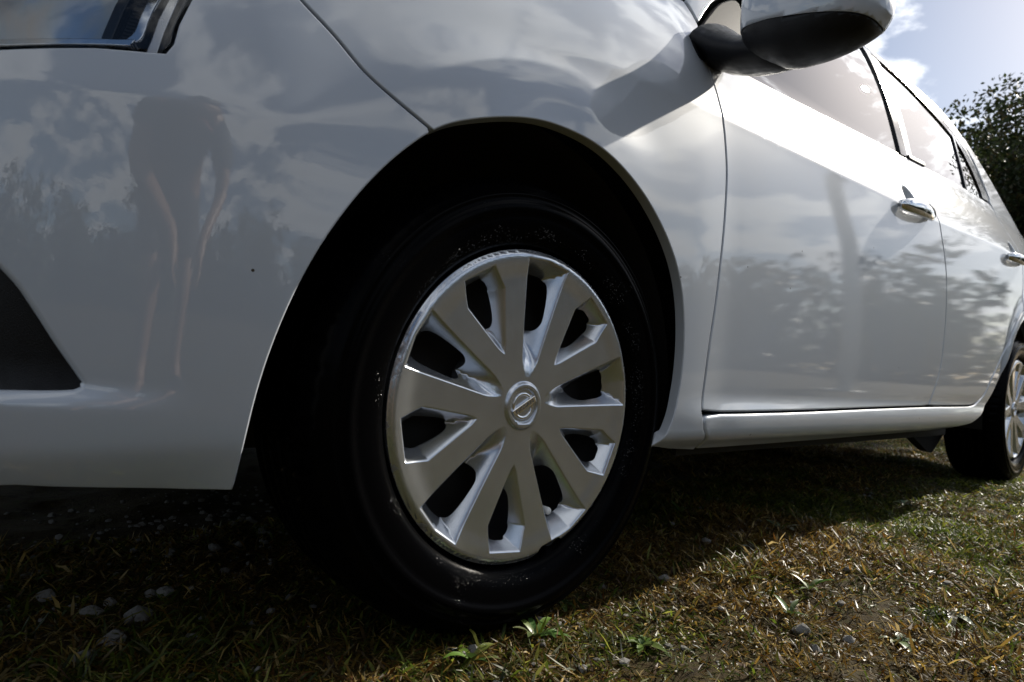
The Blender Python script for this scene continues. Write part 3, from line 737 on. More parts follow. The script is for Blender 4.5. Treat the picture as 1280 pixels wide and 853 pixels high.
# ------------------------------------------------ nose: strip under the hood edge, grille with slats
nose_poly = [(-1.3225, .700), (-.90, .700), (-.86, .638)] + list(lamp_top)[::-1][1:] + [(-.345, .80), (-.42, .835), (-.60, .845), (-.90, .825), (-1.3225, .815)]
body("nose_panel", nose_poly, gap=.001, r=.002, step=.02, rows=())
grille = body("grille", [(-1.3225, .548), (-.864, .560), (-.864, .628), (-.90, .697), (-1.3225, .697)], GLOSSBLACK, offset=.03, gap=0, r=.001, depth=.004, rows=(), step=.03)
for z0 in (.570, .600, .630, .660):
    body("slat", [(-1.3225, z0), (-.875, z0 + .002), (-.875, z0 + .010), (-1.3225, z0 + .010)], CHROME, offset=.012, parent=grille, mirror=False, gap=0, r=.001, depth=.012, rows=(), step=.02)
# ------------------------------------------------ doors
front_poly = list(dgaps)[6:] + sub(dbots, .346, 1.438) + list(rgaps)[::-1] + [p for p in belts if .41 < p[0] < 1.45][::-1]
fdoor = body("front_door", front_poly, dens=cup(1.272, .838), r=.0025, step=.009, label="sunlit white front door with the side mirror on it")
rear_poly = list(rgaps) + sub(dbots, 1.442, 2.42) + spline([(2.42, .672), (2.455, .76), (2.462, .86), (2.45, .96), (2.40, 1.055)], 5)[1:] + [p for p in belts if 1.46 < p[0] < 2.37][::-1]
rdoor = body("rear_door", rear_poly, dens=cup(2.335, .878), r=.0025, step=.010)
def HY(u): return -float(wc(np.array([u]))[0])
def handle(u0, u1, z0, z1, par):
    P = []; R = []
    K = 14
    for i in range(K+1):
        t = i/K; u = u0 + (u1-u0)*t; z = z0 + (z1-z0)*t
        b = math.sin(math.pi*min(max(t, 0), 1))**.45
        p = S(np.array([u]), np.array([z]))[0]; w = (.014 + .003*math.sin(math.pi*t))*b
        P.append((p[0], HY(u) - .006 - w, p[2])); R.append(.0195*(.55 + .45*math.sin(math.pi*t)**.5))
    return cpart("door_handle", tube_mesh("door_handle", P, R, 14, (.62, 1.0)), CHROME, par, False)

handle(1.150, 1.375, .797, .812, fdoor); handle(2.21, 2.43, .840, .852, rdoor)
# ------------------------------------------------ body side: sill, rear quarter, roof rail
RARCH = [(2.5+.1+.335*math.cos(a), .305+.335*math.sin(a)) for a in np.radians(np.linspace(96, -25, 26))]
sill_top = [(p[0], p[1] - .001) for p in dbots]
quarter_edge = spline([(2.42, .672), (2.455, .76), (2.462, .86), (2.45, .96), (2.40, 1.055), (2.37, 1.078)], 5)
side_poly = [(.376, .222), (.372, .242), (.352, .265), (.345, .286)] + sub(dbots, .35, 2.42) + quarter_edge[1:] + \
    spline([(2.385, 1.10), (2.34, 1.215), (2.27, 1.285), (2.22, 1.335)], 5) + [(2.33, 1.335), (2.48, 1.25), (2.68, 1.13), (2.86, 1.045), (3.10, 1.025), (3.28, 1.01), (3.30, .60), (3.28, .32), (2.95, .27)] + RARCH[::-1] + spline([(2.50, .652), (2.40, .622), (2.302, .562), (2.22, .460), (2.14, .383), (2.06, .325), (1.95, .276), (1.84, .250), (1.70, .238)], 4) + [(1.50, .231), (1.0, .226), (.6, .223)]
body("body_side", side_poly, r=.006, gap=.0015, step=.012)
rail_in = spline([(.50, 1.072), (.60, 1.143), (.72, 1.222), (.88, 1.312), (1.02, 1.365), (1.20, 1.393), (1.42, 1.403), (1.698, 1.392), (1.937, 1.352), (2.121, 1.308), (2.22, 1.262), (2.30, 1.19), (2.372, 1.10)], 6)
rail_out = spline([(2.36, 1.30), (2.20, 1.372), (1.95, 1.418), (1.70, 1.443), (1.42, 1.452), (1.20, 1.440), (.98, 1.410), (.78, 1.335), (.60, 1.215), (.45, 1.080), (.385, 1.016)], 6)
rail_poly = [(.410, .978), (.437, 1.010), (.47, 1.045)] + list(rail_in)[:-4] + [(2.27, 1.283), (2.22, 1.335)] + list(rail_out)[1:]
body("roof_rail", rail_poly, r=.003, gap=.0005, step=.014, rows=())
# ------------------------------------------------ greenhouse
def above_belt(x0, x1, d): return [(p[0], p[1] + d) for p in belts if x0 < p[0] < x1]
fw_poly = [(.565, .932)] + above_belt(.57, 1.40, .004) + [(1.405, 1.009), (1.425, 1.20), (1.412, 1.378)] + [(p[0], p[1] - .024) for p in rail_in[::-1] if .66 < p[0] < 1.40] + [(.62, 1.12), (.572, 1.03)]
body("front_door_window", fw_poly, GLASS, offset=.006, gap=0, r=.0005, depth=.003, rows=(), step=.02)
body("window_seal", [(.54, .915)] + above_belt(.545, 1.42, -.001) + [(1.425, 1.006)] + [(p[0], p[1] + .007) for p in belts if .545 < p[0] < 1.42][::-1] + [(.54, .928)], RUBBER, offset=.0035, gap=0, r=.001, depth=.004, rows=(), step=.012)
body("pillar_trim", [(1.405, 1.006), (1.462, 1.012), (1.482, 1.20), (1.470, 1.40), (1.41, 1.40), (1.425, 1.20)], GLOSSBLACK, offset=.0005, gap=.0005, r=.001, depth=.008, rows=(), step=.016)
rw_poly = [(1.520, 1.018)] + above_belt(1.53, 2.045, .004) + [(2.048, 1.062), (2.085, 1.20), (2.118, 1.285)] + [(p[0], p[1] - .026) for p in rail_in[::-1] if 1.54 < p[0] < 2.12] + [(1.535, 1.372), (1.545, 1.20)]
body("rear_door_window", rw_poly, GLASS, offset=.006, gap=0, r=.0005, depth=.003, rows=(), step=.02)
body("door_frame", [(1.466, 1.012), (1.517, 1.016), (1.541, 1.20), (1.531, 1.395), (1.474, 1.398), (1.486, 1.20)], PAINT, offset=.003, gap=.0005, r=.0015, depth=.008, rows=(), step=.016)
body("divider_bar", [(2.050, 1.059), (2.068, 1.060), (2.104, 1.20), (2.138, 1.276), (2.120, 1.288), (2.087, 1.20)], GLOSSBLACK, offset=.001, gap=0, r=.001, depth=.008, rows=(), step=.012)
body("quarter_window", [(2.070, 1.064), (2.20, 1.070), (2.262, 1.074), (2.268, 1.10), (2.235, 1.17), (2.185, 1.235), (2.142, 1.268), (2.107, 1.20)], GLASS, offset=.006, gap=0, r=.0005, depth=.003, rows=(), step=.014)
trim_out = [p for p in rail_in if p[0] > .62]
trim = [(p[0], p[1] - .002) for p in trim_out] + [(2.352, 1.080), (2.268, 1.076), (2.272, 1.10), (2.238, 1.172), (2.188, 1.238), (2.14, 1.272)] + [(p[0], p[1] - .034) for p in trim_out[::-1] if p[0] < 2.13]
body("window_trim", trim, GLOSSBLACK, offset=.001, gap=0, r=.001, depth=.008, rows=(), step=.012)
body("mirror_sail", spline([(.347, .876), (.346, .918), (.395, .955), (.445, 1.006), (.51, 1.066), (.585, 1.10), (.572, 1.0), (.545, .926), (.46, .910), (.385, .886)], 4, True), SAILM, offset=-.003, gap=0, r=.003, depth=.006, rows=(), step=.012)
body("belt_trim_cap", [(1.462, 1.008), (1.60, 1.020), (1.606, 1.027), (1.60, 1.034), (1.462, 1.020)], RUBBER, offset=-.004, gap=0, r=.002, depth=.008, rows=(), step=.008)
# ------------------------------------------------ top surfaces: hood, windscreen, roof, rear window, boot lid
def crown(name, edge, rise, mat, nv=24, power=2.0, thick=.012, bow=None):
    E = np.array([S(np.array([u]), np.array([z]))[0] for u, z in edge]); V = []; F = []
    for i, e in enumerate(E):
        for j in range(nv+1):
            t = j/nv; s = 2*t - 1
            y = e[1] + (2*YC - 2*e[1])*t
            dx = (bow[i] if bow is not None else 0)*(1 - s*s)
            V.append((e[0] + dx, y, e[2] + rise[i]*(1 - abs(s)**power)))
    m = nv+1
    for i in range(len(E)-1):
        for j in range(nv): F.append((i*m+j, i*m+j+1, (i+1)*m+j+1, (i+1)*m+j))
    return cpart(name, mesh_np(name, V, F), mat, None, False)
he = spline([(-.345, .793), (-.25, .848), (-.10, .905), (.10, .965), (.30, 1.005), (.378, 1.016)], 4)
crown("hood", he, np.linspace(.040, .075, len(he)), PAINT, bow=np.linspace(-.40, -.16, len(he)))
we = rail_out[::-1][2:26]
crown("windscreen", we, np.linspace(.02, .055, len(we)), GLASS, bow=np.linspace(-.22, -.10, len(we)))
re_ = [p for p in rail_out[::-1] if p[0] > .95]
crown("roof", re_, np.linspace(.055, .045, len(re_)), PAINT, bow=np.linspace(-.10, .08, len(re_)))
ge = [(2.36, 1.30), (2.48, 1.25), (2.68, 1.13), (2.86, 1.045)]
crown("rear_window", ge, [.045, .04, .035, .03], GLASS, bow=[.08, .10, .12, .12])
be = [(2.86, 1.045), (3.10, 1.025), (3.28, 1.01)]
crown("boot_lid", be, [.03, .04, .03], PAINT, bow=[.12, .14, .16])
# tail and floor close the body so that it shades the ground
tv = []; tf = []
for k, (z, dx) in enumerate([(.30, .16), (.55, .22), (.80, .20), (1.0, .16)]):
    e = S(np.array([3.28]), np.array([z]))[0]
    for j in range(17):
        t = j/16; s = 2*t-1; tv.append((e[0] + dx*(1-abs(s)**3), e[1] + (2*YC-2*e[1])*t, z))
for k in range(3):
    for j in range(16): tf.append((k*17+j, k*17+j+1, (k+1)*17+j+1, (k+1)*17+j))
cpart("rear_bumper", from_py("rear_bumper", tv, tf), PAINT, None, False)
cpart("underbody", box_mesh("underbody", (.36, .10, .215), (2.2, 2*YC-.10, .27), .01), DARK, None, False)
cpart("rear_floor", box_mesh("rear_floor", (2.2, .24, .27), (3.3, 2*YC-.24, .33), .01), DARK, None, False)
cpart("engine_tray", box_mesh("engine_tray", (-.62, .28, .205), (.36, 2*YC-.28, .26), .01), DARK, None, False)
cpart("firewall", box_mesh("firewall", (.30, .10, .25), (.36, 2*YC-.10, .86), .004), DARK, None, False)
cpart("cabin_interior", box_mesh("cabin_interior", (.5, .12, .27), (2.5, 2*YC-.12, .80), .03), DARK, None, False)
cpart("sill_seam", box_mesh("sill_seam", (.40, .050, .206), (1.9, .060, .250), .001), DARK)
for sx in (.95, 1.75):
    cpart("seat", box_mesh("seat", (sx, .30, .70), (sx+.16, .72, 1.22), .05), BLACK)
# wheel arch liners
def liner(x0, zc0, rad, y1, a0, a1):
    V = []; F = []; n = 40
    for i in range(n+1):
        a = math.radians(a0 + (a1-a0)*i/n)
        for y in (.03, .08, y1): V.append((x0 + rad*math.cos(a), y, zc0 + rad*math.sin(a)))
    for i in range(n):
        for j in range(2): F.append((i*3+j, i*3+j+1, (i+1)*3+j+1, (i+1)*3+j))
    base = len(V)
    V.append((x0, y1, zc0))
    for i in range(n): F.append((i*3+2, base, (i+1)*3+2))
    return from_py("wheel_arch_liner", V, F)
cpart("wheel_arch_liner", liner(-.02, .305, .356, .30, -14, 186), DARK)
cpart("wheel_arch_liner", liner(2.6, .305, .356, .30, -14, 194), DARK)
# black bracket hanging ahead of the rear wheel
bm = bmesh.new()
vs_ = [(2.02, .235), (2.40, .232), (2.43, .183), (2.285, .108), (2.22, .118), (2.03, .185)]
a_ = [bm.verts.new((x, .19, z)) for x, z in vs_]; b_ = [bm.verts.new((x, .22, z)) for x, z in vs_]
bm.faces.new(a_); bm.faces.new(b_[::-1])
for i in range(len(vs_)): bm.faces.new((a_[i], b_[i], b_[(i+1) % 6], a_[(i+1) % 6]))
bmesh.ops.recalc_face_normals(bm, faces=bm.faces[:])
cpart("suspension_bracket", bm_mesh("suspension_bracket", bm, False), DARK)
# ------------------------------------------------ door mirror
mir = empty("door_mirror"); mir.parent = car; MIRRORED.append(mir)
def sect(w, x0, x1, zlo, zhi, n=28, sq=2.7):
    cx_, cz_ = (x0+x1)/2, (zlo+zhi)/2; P = []
    for k in range(n):
        a = 2*math.pi*k/n; c, s = math.cos(a), math.sin(a)
        P.append((cx_ + (x1-x0)/2*math.copysign(abs(c)**(2/sq), c), -w, cz_ + (zhi-zlo)/2*math.copysign(abs(s)**(2/sq), s)))
    return P
HS = [(.044, .372, .405, .885, .955), (.050, .345, .425, .866, .975), (.065, .325, .430, .850, .985), (.095, .312, .432, .836, .992), (.130, .306, .432, .825, .992),
      (.165, .306, .430, .8235, .985), (.195, .309, .427, .826, .976), (.220, .316, .423, .832, .964), (.238, .328, .418, .841, .948), (.249, .345, .410, .856, .926), (.254, .366, .396, .862, .898)]
def zsplit(w): return float(np.interp(w, [.04, .09, .14, .20, .26], [.893, .882, .871, .858, .846]))
n_ = 56; VV = []
_hs = np.array(HS); _tt = np.concatenate([[0], np.cumsum(np.linalg.norm(np.diff(_hs, axis=0), axis=1))]); _tq = np.linspace(0, _tt[-1], 44)
for row in np.stack([pchip(_tt, _hs[:, c], _tq) for c in range(5)], 1): VV.append(sect(*row, n=n_))
VV = np.array(VV)
def head_piece(name, upper, mat):
    bm = bmesh.new(); g = [[bm.verts.new(tuple(p)) for p in r] for r in VV]
    for i in range(len(g)-1):
        for k in range(n_): bm.faces.new((g[i][k], g[i+1][k], g[i+1][(k+1) % n_], g[i][(k+1) % n_]))
    bm.faces.new(g[0]); bm.faces.new(g[-1][::-1])
    bmesh.ops.recalc_face_normals(bm, faces=bm.faces[:])
    # cut along the sloping joint between cap and lower housing
    co = Vector((.37, -.14, .871))
    # joint line: z rises towards the car (w small), so normal leans outwards
    nrm = Vector((0, -.214, 1.0)).normalized()
    bmesh.ops.bisect_plane(bm, geom=bm.verts[:]+bm.edges[:]+bm.faces[:], plane_co=co, plane_no=nrm, clear_inner=upper, clear_outer=not upper)
    if not upper:
        for v in bm.verts: v.co = Vector((.37, -.15, .87)) + (v.co - Vector((.37, -.15, .87)))*.985
    me = bm_mesh(name, bm, True)
    o = link(name, me, mat, mir); 
    so = o.modifiers.new('edge', 'SOLIDIFY'); so.thickness = .003; so.offset = -1
    return o
head_piece("mirror_cap", True, PAINT); head_piece("mirror_housing", False, BLACK)
link("mirror_glass", from_py("mirror_glass", [(.4325, -w, z) for w, z in ((.075, .880), (.12, .860), (.19, .856), (.222, .872), (.222, .925), (.19, .955), (.10, .968), (.075, .95))], [tuple(range(8))], False), CHROME, mir)
NK = [((.415, .065, .935), .026), ((.405, .028, .917), .042), ((.398, -.010, .889), .036), ((.392, -.045, .872), .033), ((.385, -.085, .860), .030), ((.378, -.125, .852), .026)]
link("mirror_arm", tube_mesh("mirror_arm", [p for p, r in NK], [r for p, r in NK], 20, (1.55, .82)), BLACK, mir)
# =====================================================================
# WHEELS
# =====================================================================
RW = .198; HUBZ = .295
def pol(r, deg): return (r*RW*math.cos(math.radians(deg)), r*RW*math.sin(math.radians(deg)))
A_C = [48 + 72*k for k in range(5)]; B_C = [12 + 72*k for k in range(5)]
def a_pocket(c): return np.array([pol(.335, c), pol(.77, c - 12.0), pol(.925, c - 8.0), pol(.925, c + 8.0), pol(.77, c + 12.0)])
def b_pocket(c): return np.array([pol(.20, c - 15.0), pol(.945, c - 11.2), pol(.953, c), pol(.945, c + 11.2), pol(.20, c + 15.0)])
POCK = [(a_pocket(c), 'a', c) for c in A_C] + [(b_pocket(c), 'b', c) for c in B_C]
def smin(a, b, k):
    h = np.clip(.5 + .5*(b - a)/k, 0, 1); return b*(1 - h) + a*h - k*h*(1 - h)
def cover_o(x, z):
    x = np.asarray(x, float); z = np.asarray(z, float); r = np.hypot(x, z)/RW
    o = -.0085*(1 - np.clip(r/.95, 0, 1)**2.0) - .0055*sstep(.955, 1.005, r) + .0015*sstep(.80, .95, r)
    P = np.stack([x.ravel(), z.ravel()], 1); rr = r.ravel(); dep = np.zeros(len(P))
    for poly, kind, c in POCK:
        m = inside(P, poly)
        if not m.any(): continue
        d = seg_dist(P[m], poly); rm = rr[m]
        if kind == 'a': fl = .038*sstep(.30, .66, rm); slope = 1.75
        else:
            # the inner end of this pocket is open towards the hub
            e = poly[[0, 1, 2, 3, 4]]; d = seg_open(P[m], e); fl = .038*sstep(.16, .62, rm); slope = 1.55
        d = np.sqrt(d*d + .0020**2) - .0020; dep[m] = np.maximum(smin(d*slope, fl, .009), 0)
    o = o - dep.reshape(r.shape)
    # centre boss
    o = o + .004*sstep(.160, .136, r) - .0035*sstep(.113, .107, r)
    return o
def seg_open(P, chain):
    A = chain[:-1]; B = chain[1:]; D = B - A; L2 = (D**2).sum(1)
    t = np.clip(((P[:, None] - A)*D).sum(2)/L2, 0, 1)
    return np.sqrt((((A + t[..., None]*D) - P[:, None])**2).sum(2).min(1))
def cover_P(x, z): return np.stack([x, -cover_o(x, z), z], -1)
def cover_N(x, z, e=.0007):
    gx = (cover_o(x+e, z) - cover_o(x-e, z))/(2*e); gz = (cover_o(x, z+e) - cover_o(x, z-e))/(2*e)
    n = np.stack([-gx, -np.ones_like(gx), -gz], -1); return n/np.linalg.norm(n, axis=-1, keepdims=True)
rim_poly = []
for a in np.arange(0, 360, 1.5):
    rr_ = 1.0
    d = (a - 287.5 + 180) % 360 - 180
    if abs(d) < 7.5: rr_ = 1.0 - .058*min(1.0, (7.5 - abs(d))/2.6)
    rim_poly.append(pol(rr_, a))
def hole_of(kind, c):
    if kind == 'a': pts = [(.55, -1.6), (.55, 1.6), (.61, 4.3), (.74, 6.3), (.80, 6.1), (.852, 4.0), (.858, 0), (.852, -4.0), (.80, -6.1), (.74, -6.3), (.61, -4.3)]
    else: pts = [(.500, -4.5), (.497, 0), (.500, 4.5), (.535, 7.0), (.60, 7.8), (.78, 7.0), (.845, 5.2), (.855, 0), (.845, -5.2), (.78, -7.0), (.60, -7.8), (.535, -7.0)]
    return np.array(spline([pol(r, c + a) for r, a in pts], 4, True))
holes_ = [hole_of('a', c) for c in A_C] + [hole_of('b', c) for c in B_C]
dens_pts = []
for poly, kind, c in POCK:
    rp = resample(poly, .0022)
    for dd in (-.0012, -.0004, .0004, .0012, .0024, .004): dens_pts.append(inset(rp if area(rp) > 0 else rp[::-1], dd))
th_ = np.radians(np.arange(0, 360, 3))
for q in (.105, .108, .111, .114, .135, .140, .146, .153, .161): dens_pts.append(np.stack([q*RW*np.cos(th_), q*RW*np.sin(th_)], 1))
dens_pts = np.concatenate(dens_pts)
wheel = empty("wheel"); wheel.parent = car
cover_me = patch("wheel_cover", rim_poly, cover_P, cover_N, gap=0, r=.0015, depth=.016, step=.0036, holes=holes_, hole_r=.0008, hole_depth=.010, dens=dens_pts)
WCOV = link("wheel_cover", cover_me, COVER, wheel)
# tyre with grooves, shoulder slots and a raised band on the sidewall
prof = [(.186, -.030), (.196, -.020), (.2005, -.008), (.204, .0), (.210, .0045), (.218, .0075), (.228, .0095), (.240, .0105), (.2475, .0108), (.2490, .0122), (.2600, .0122), (.2618, .0104), (.270, .0080), (.2715, .0092), (.2735, .0090), (.2750, .0062), (.283, .0015), (.290, -.005), (.2945, -.011), (.2985, -.018), (.3010, -.025)]
tread_o = [-.034, -.043, -.0435, -.051, -.0515, -.070, -.0705, -.078, -.0785, -.097, -.0975, -.105, -.1055, -.124, -.1245, -.132, -.1325, -.145, -.152]
tread_r = [.3025, .3032, .2965, .2965, .3035, .304, .2965, .2965, .304, .304, .2965, .2965, .304, .3035, .2965, .2965, .3032, .3025, .3005]
prof2 = prof + list(zip(tread_r, tread_o)) + [(.294, -.164), (.280, -.176), (.250, -.183), (.220, -.176), (.200, -.165)]
prof2 = [(r if r < .2 else .2 + (r - .2)*.86, o) for r, o in prof2]
n_seg = 400; V = []; F = []; K = len(prof2)
for i in range(n_seg):
    a = 2*math.pi*i/n_seg
    for q, (r, o) in enumerate(prof2):
        rr_ = r
        if 17 <= q <= 22 and i % 6 == 0: rr_ -= .0045*min(1.0, (q-16)/3)
        if 35 <= q <= 38 and i % 6 == 3: rr_ -= .0045
        if 25 <= q <= 27 and i % 8 == 0: rr_ -= .003
        if 29 <= q <= 31 and i % 8 == 4: rr_ -= .003
        bl = .004*max(0.0, -math.sin(a))**3*math.exp(-((r-.25)/.03)**2) if o > -.03 else 0
        V.append((rr_*math.cos(a), -(o + bl), rr_*math.sin(a)))
for i in range(n_seg):
    j = (i+1) % n_seg
    for q in range(K-1): F.append((i*K+q, j*K+q, j*K+q+1, i*K+q+1))
TY = link("tyre", mesh_np("tyre", V, F), TYRE, wheel)
link("steel_rim", lathe_mesh("steel_rim", [(.199, -.030), (.196, -.034), (.185, -.045), (.178, -.075), (.150, -.068), (.120, -.058), (.070, -.055), (.030, -.05), (.002, -.05)], 72), DARK, wheel)
vx, vz = .0695, -.1425
link("valve_cap", tube_mesh("valve_cap", [(vx, .05, vz), (vx, .0185, vz), (vx, .0165, vz)], [.0050, .0050, .0038], 14), plain('valve_white', (.85, .85, .83), .35), wheel)
for k in range(4):
    a = math.radians(30 + 90*k); x, z = .050*math.cos(a), .050*math.sin(a)
    link("wheel_nut", tube_mesh("wheel_nut", [(x, .05, z), (x, .034, z)], [.010, .0095], 6), DARK, wheel)
# emblem: ring, bar and lettering on the centre boss
SILVER = plain('emblem_silver', (.80, .80, .80), .16, 1.0, var=.05)
EMDARK = plain('emblem_recess', (.10, .10, .105), .4, .5)
yb = .0085*(1.0) + .0004
link("emblem_ground", lathe_mesh("emblem_ground", [(.0210, -(yb+.0005)), (.0200, -(yb - .0002)), (.0005, -(yb - .0004))], 48), EMDARK, wheel)
ringprof = [(.0152 + .0024*math.cos(t), -(yb - .0010) + .0016*math.sin(t)) for t in np.linspace(0, 2*math.pi, 12, endpoint=False)]
link("emblem_ring", lathe_mesh("emblem_ring", ringprof, 56, closed=True), SILVER, wheel)
BARANG = math.radians(30)
bar = link("emblem_bar", box_mesh("emblem_bar", (-.0204, yb - .0048, -.0043), (.0204, yb + .0002, .0043), .0007), SILVER, wheel)
bar.rotation_euler = (0, -BARANG, 0)
tcu = bpy.data.curves.new("emblem_letters", 'FONT'); tcu.body = "NISSAN"; tcu.size = .0088; tcu.align_x = 'CENTER'; tcu.align_y = 'CENTER'; tcu.extrude = .0004; tcu.space_character = 1.12
tob = bpy.data.objects.new("tmp_letters", tcu); COL.objects.link(tob)
bpy.context.view_layer.update()
tme = bpy.data.meshes.new_from_object(tob.evaluated_get(bpy.context.evaluated_depsgraph_get()))
bpy.data.objects.remove(tob); tme.name = "emblem_letters"; tme.materials.clear()
letters = link("emblem_letters", tme, EMDARK, wheel)
letters.matrix_local = Matrix.Rotation(-BARANG, 4, 'Y') @ Matrix.Translation((0, yb - .0050, 0)) @ Matrix.Rotation(math.pi/2, 4, 'X') @ Matrix.Diagonal((1, .80, 1, 1))
wheel.location = (0, 0, HUBZ)
def copy_tree(o, parent):
    c = o.copy(); COL.objects.link(c); c.parent = parent
    for ch in list(o.children): copy_tree(ch, c)
    return c
w2 = copy_tree(wheel, car); w2.location = (2.6, 0, HUBZ); w2.rotation_euler = (0, math.radians(23), 0)
for src in (wheel, w2):
    c = copy_tree(src, car); c.location = (src.location.x, 2*YC, HUBZ); c.rotation_euler = (0, 0, math.pi)
# the car's other side
for o in list(MIRRORED):
    c = copy_tree(o, car if o.parent == car else o.parent)
    c.location = (0, 2*YC, 0); c.scale = (1, -1, 1)
# =====================================================================
# TREES
# =====================================================================
LEAFM = attr_mat('tree_leaves', .5, .30, .3)
BARK = plain('bark', (.09, .065, .045), .9, bump=.8, bscale=25)
def leaf_cloud(centres, radii, per, size, seed, cols):
    r = np.random.default_rng(seed); Vs = []; Cs = []
    for c, rad in zip(centres, radii):
        k = max(4, int(per*(rad**2)))
        d = r.normal(size=(k, 3)); d /= np.linalg.norm(d, axis=1, keepdims=True)
        p = np.asarray(c) + d*(rad*r.uniform(.25, 1.0, k)**.6)[:, None]*np.array([1, 1, .75])
        n = r.normal(size=(k, 3)) + np.array([0, 0, .6]); n /= np.linalg.norm(n, axis=1, keepdims=True)
        t = np.cross(n, r.normal(size=(k, 3))); t /= np.linalg.norm(t, axis=1, keepdims=True); bb = np.cross(n, t)
        s = size*r.uniform(.6, 1.3, k)[:, None]
        Vs.append(np.stack([p - t*s, p + bb*s*.5, p + t*s, p - bb*s*.5], 1).reshape(-1, 3))
        Cs.append(np.repeat(np.array(cols)[r.integers(0, len(cols), k)]*r.uniform(.7, 1.2, (k, 1)), 4, 0))
    V = np.concatenate(Vs); C_ = np.concatenate(Cs); F = np.arange(len(V)).reshape(-1, 4)
    return V, F, C_
DG = [(.030, .045, .015), (.042, .057, .018), (.024, .036, .014), (.060, .052, .02)]
def oak(name, x, y, h, rad, seed, label, per=95, size=.085, group="trees beyond the car"):
    r = random.Random(seed); e = empty(name, (x, y, 0)); tag(e, label, "tree", group)
    bm = bmesh.new(); tips = []
    segs = []
    def limb(p, d, L, r0, depth):
        q = p.copy(); n = 4; dd = d.copy(); pts = [q.copy()]; rr = [r0]
        for i in range(n):
            dd = (dd + Vector((r.uniform(-.22, .22), r.uniform(-.22, .22), r.uniform(-.08, .2)))).normalized(); q = q + dd*L/n
            pts.append(q.copy()); rr.append(r0*(1 - .55*(i+1)/n))
            if depth >= 2: tips.append(q.copy())
        segs.append((pts, rr))
        if depth < 3:
            for k in range(4 if depth else 6):
                a = r.uniform(0, 6.28); el = r.uniform(.15, 1.0)
                nd = (dd*.5 + Vector((math.cos(a)*math.cos(el), math.sin(a)*math.cos(el), math.sin(el)*.8))).normalized()
                limb(pts[r.randrange(2 if depth else 3, n+1)], nd, L*r.uniform(.55, .8), rr[-1]*.75, depth+1)
    limb(Vector((0, 0, -.1)), Vector((0, 0, 1)), h*.34, h*.035, 0)
    V = []; F = []
    for pts, rr in segs:
        m = tube_mesh("tmp", pts, rr, 6); o = len(V); V += [v.co[:] for v in m.vertices]; F += [tuple(o+i for i in p.vertices) for p in m.polygons]; bpy.data.meshes.remove(m)
    T = np.array([t[:] for t in tips]); zmax = T[:, 2].max(); sc_ = np.array([rad/np.abs(T[:, :2]).max(), rad/np.abs(T[:, :2]).max(), h*.95/zmax])
    V = np.array(V)*sc_
    link("trunk", from_py("trunk", V, F), BARK, e)
    T = T*sc_
    rr = np.random.default_rng(seed); k = rr.choice(len(T), min(len(T), 230), replace=False)
    Lv, Lf, Lc = leaf_cloud(T[k], rr.uniform(.22, .55, len(k))*rad/2.6, per, size, seed, DG)
    me = mesh_np("crown", Lv, Lf, smooth=False); set_tint(me, Lc); link("crown", me, LEAFM, e)
    return e
oak("oak_tree", 15.0, 3.1, 6.3, 4.4, 4, "dark leafy tree against the sky at the right edge behind the car", per=620, size=.055)
oak("oak_tree", 21.5, 2.6, 7.9, 5.0, 9, "taller tree at the right edge behind the dark leafy tree", per=380, size=.075)
# woodland on the camera's side of the field, read as one mass in the paintwork
r = np.random.default_rng(77); cs, rs = [], []
for k in range(150):
    az = math.radians(r.uniform(-172, -14)); dist = r.uniform(26, 42)
    hh = r.uniform(4.5, 9.5)*(dist/34)*(1.0 - .35*math.exp(-((math.degrees(az) + 40)/9)**2)); x, y = dist*math.cos(az), dist*math.sin(az); rad = r.uniform(1.4, 2.6)
    for q in range(9):
        t = (q + r.random())/9; cs.append((x + r.normal(0, rad*.45), y + r.normal(0, rad*.45), hh*(.08 + .88*t))); rs.append(rad*(1.05 - .65*t))
Lv, Lf, Lc = leaf_cloud(cs, rs, 26, .30, 78, DG)
wme = mesh_np("woodland", Lv, Lf, smooth=False); set_tint(wme, Lc)
wood = link("woodland", wme, LEAFM); tag(wood, "belt of dark trees across the field, reflected in the doors", "woodland", kind="stuff")
cs, rs = [], []
for k in range(70):
    az = math.radians(r.uniform(-12, 186)); dist = r.uniform(55, 80); hh = r.uniform(5, 9); x, y = dist*math.cos(az), dist*math.sin(az); rad = r.uniform(2, 3.2)
    for q in range(6):
        t = (q + r.random())/6; cs.append((x + r.normal(0, rad*.5), y + r.normal(0, rad*.5), hh*(.08 + .88*t))); rs.append(rad*(1.05 - .6*t))
Lv, Lf, Lc = leaf_cloud(cs, rs, 16, .45, 79, DG)
wme = mesh_np("woodland", Lv, Lf, smooth=False); set_tint(wme, Lc)
wood = link("woodland", wme, LEAFM); tag(wood, "far belt of trees beyond the car", "woodland", kind="stuff")

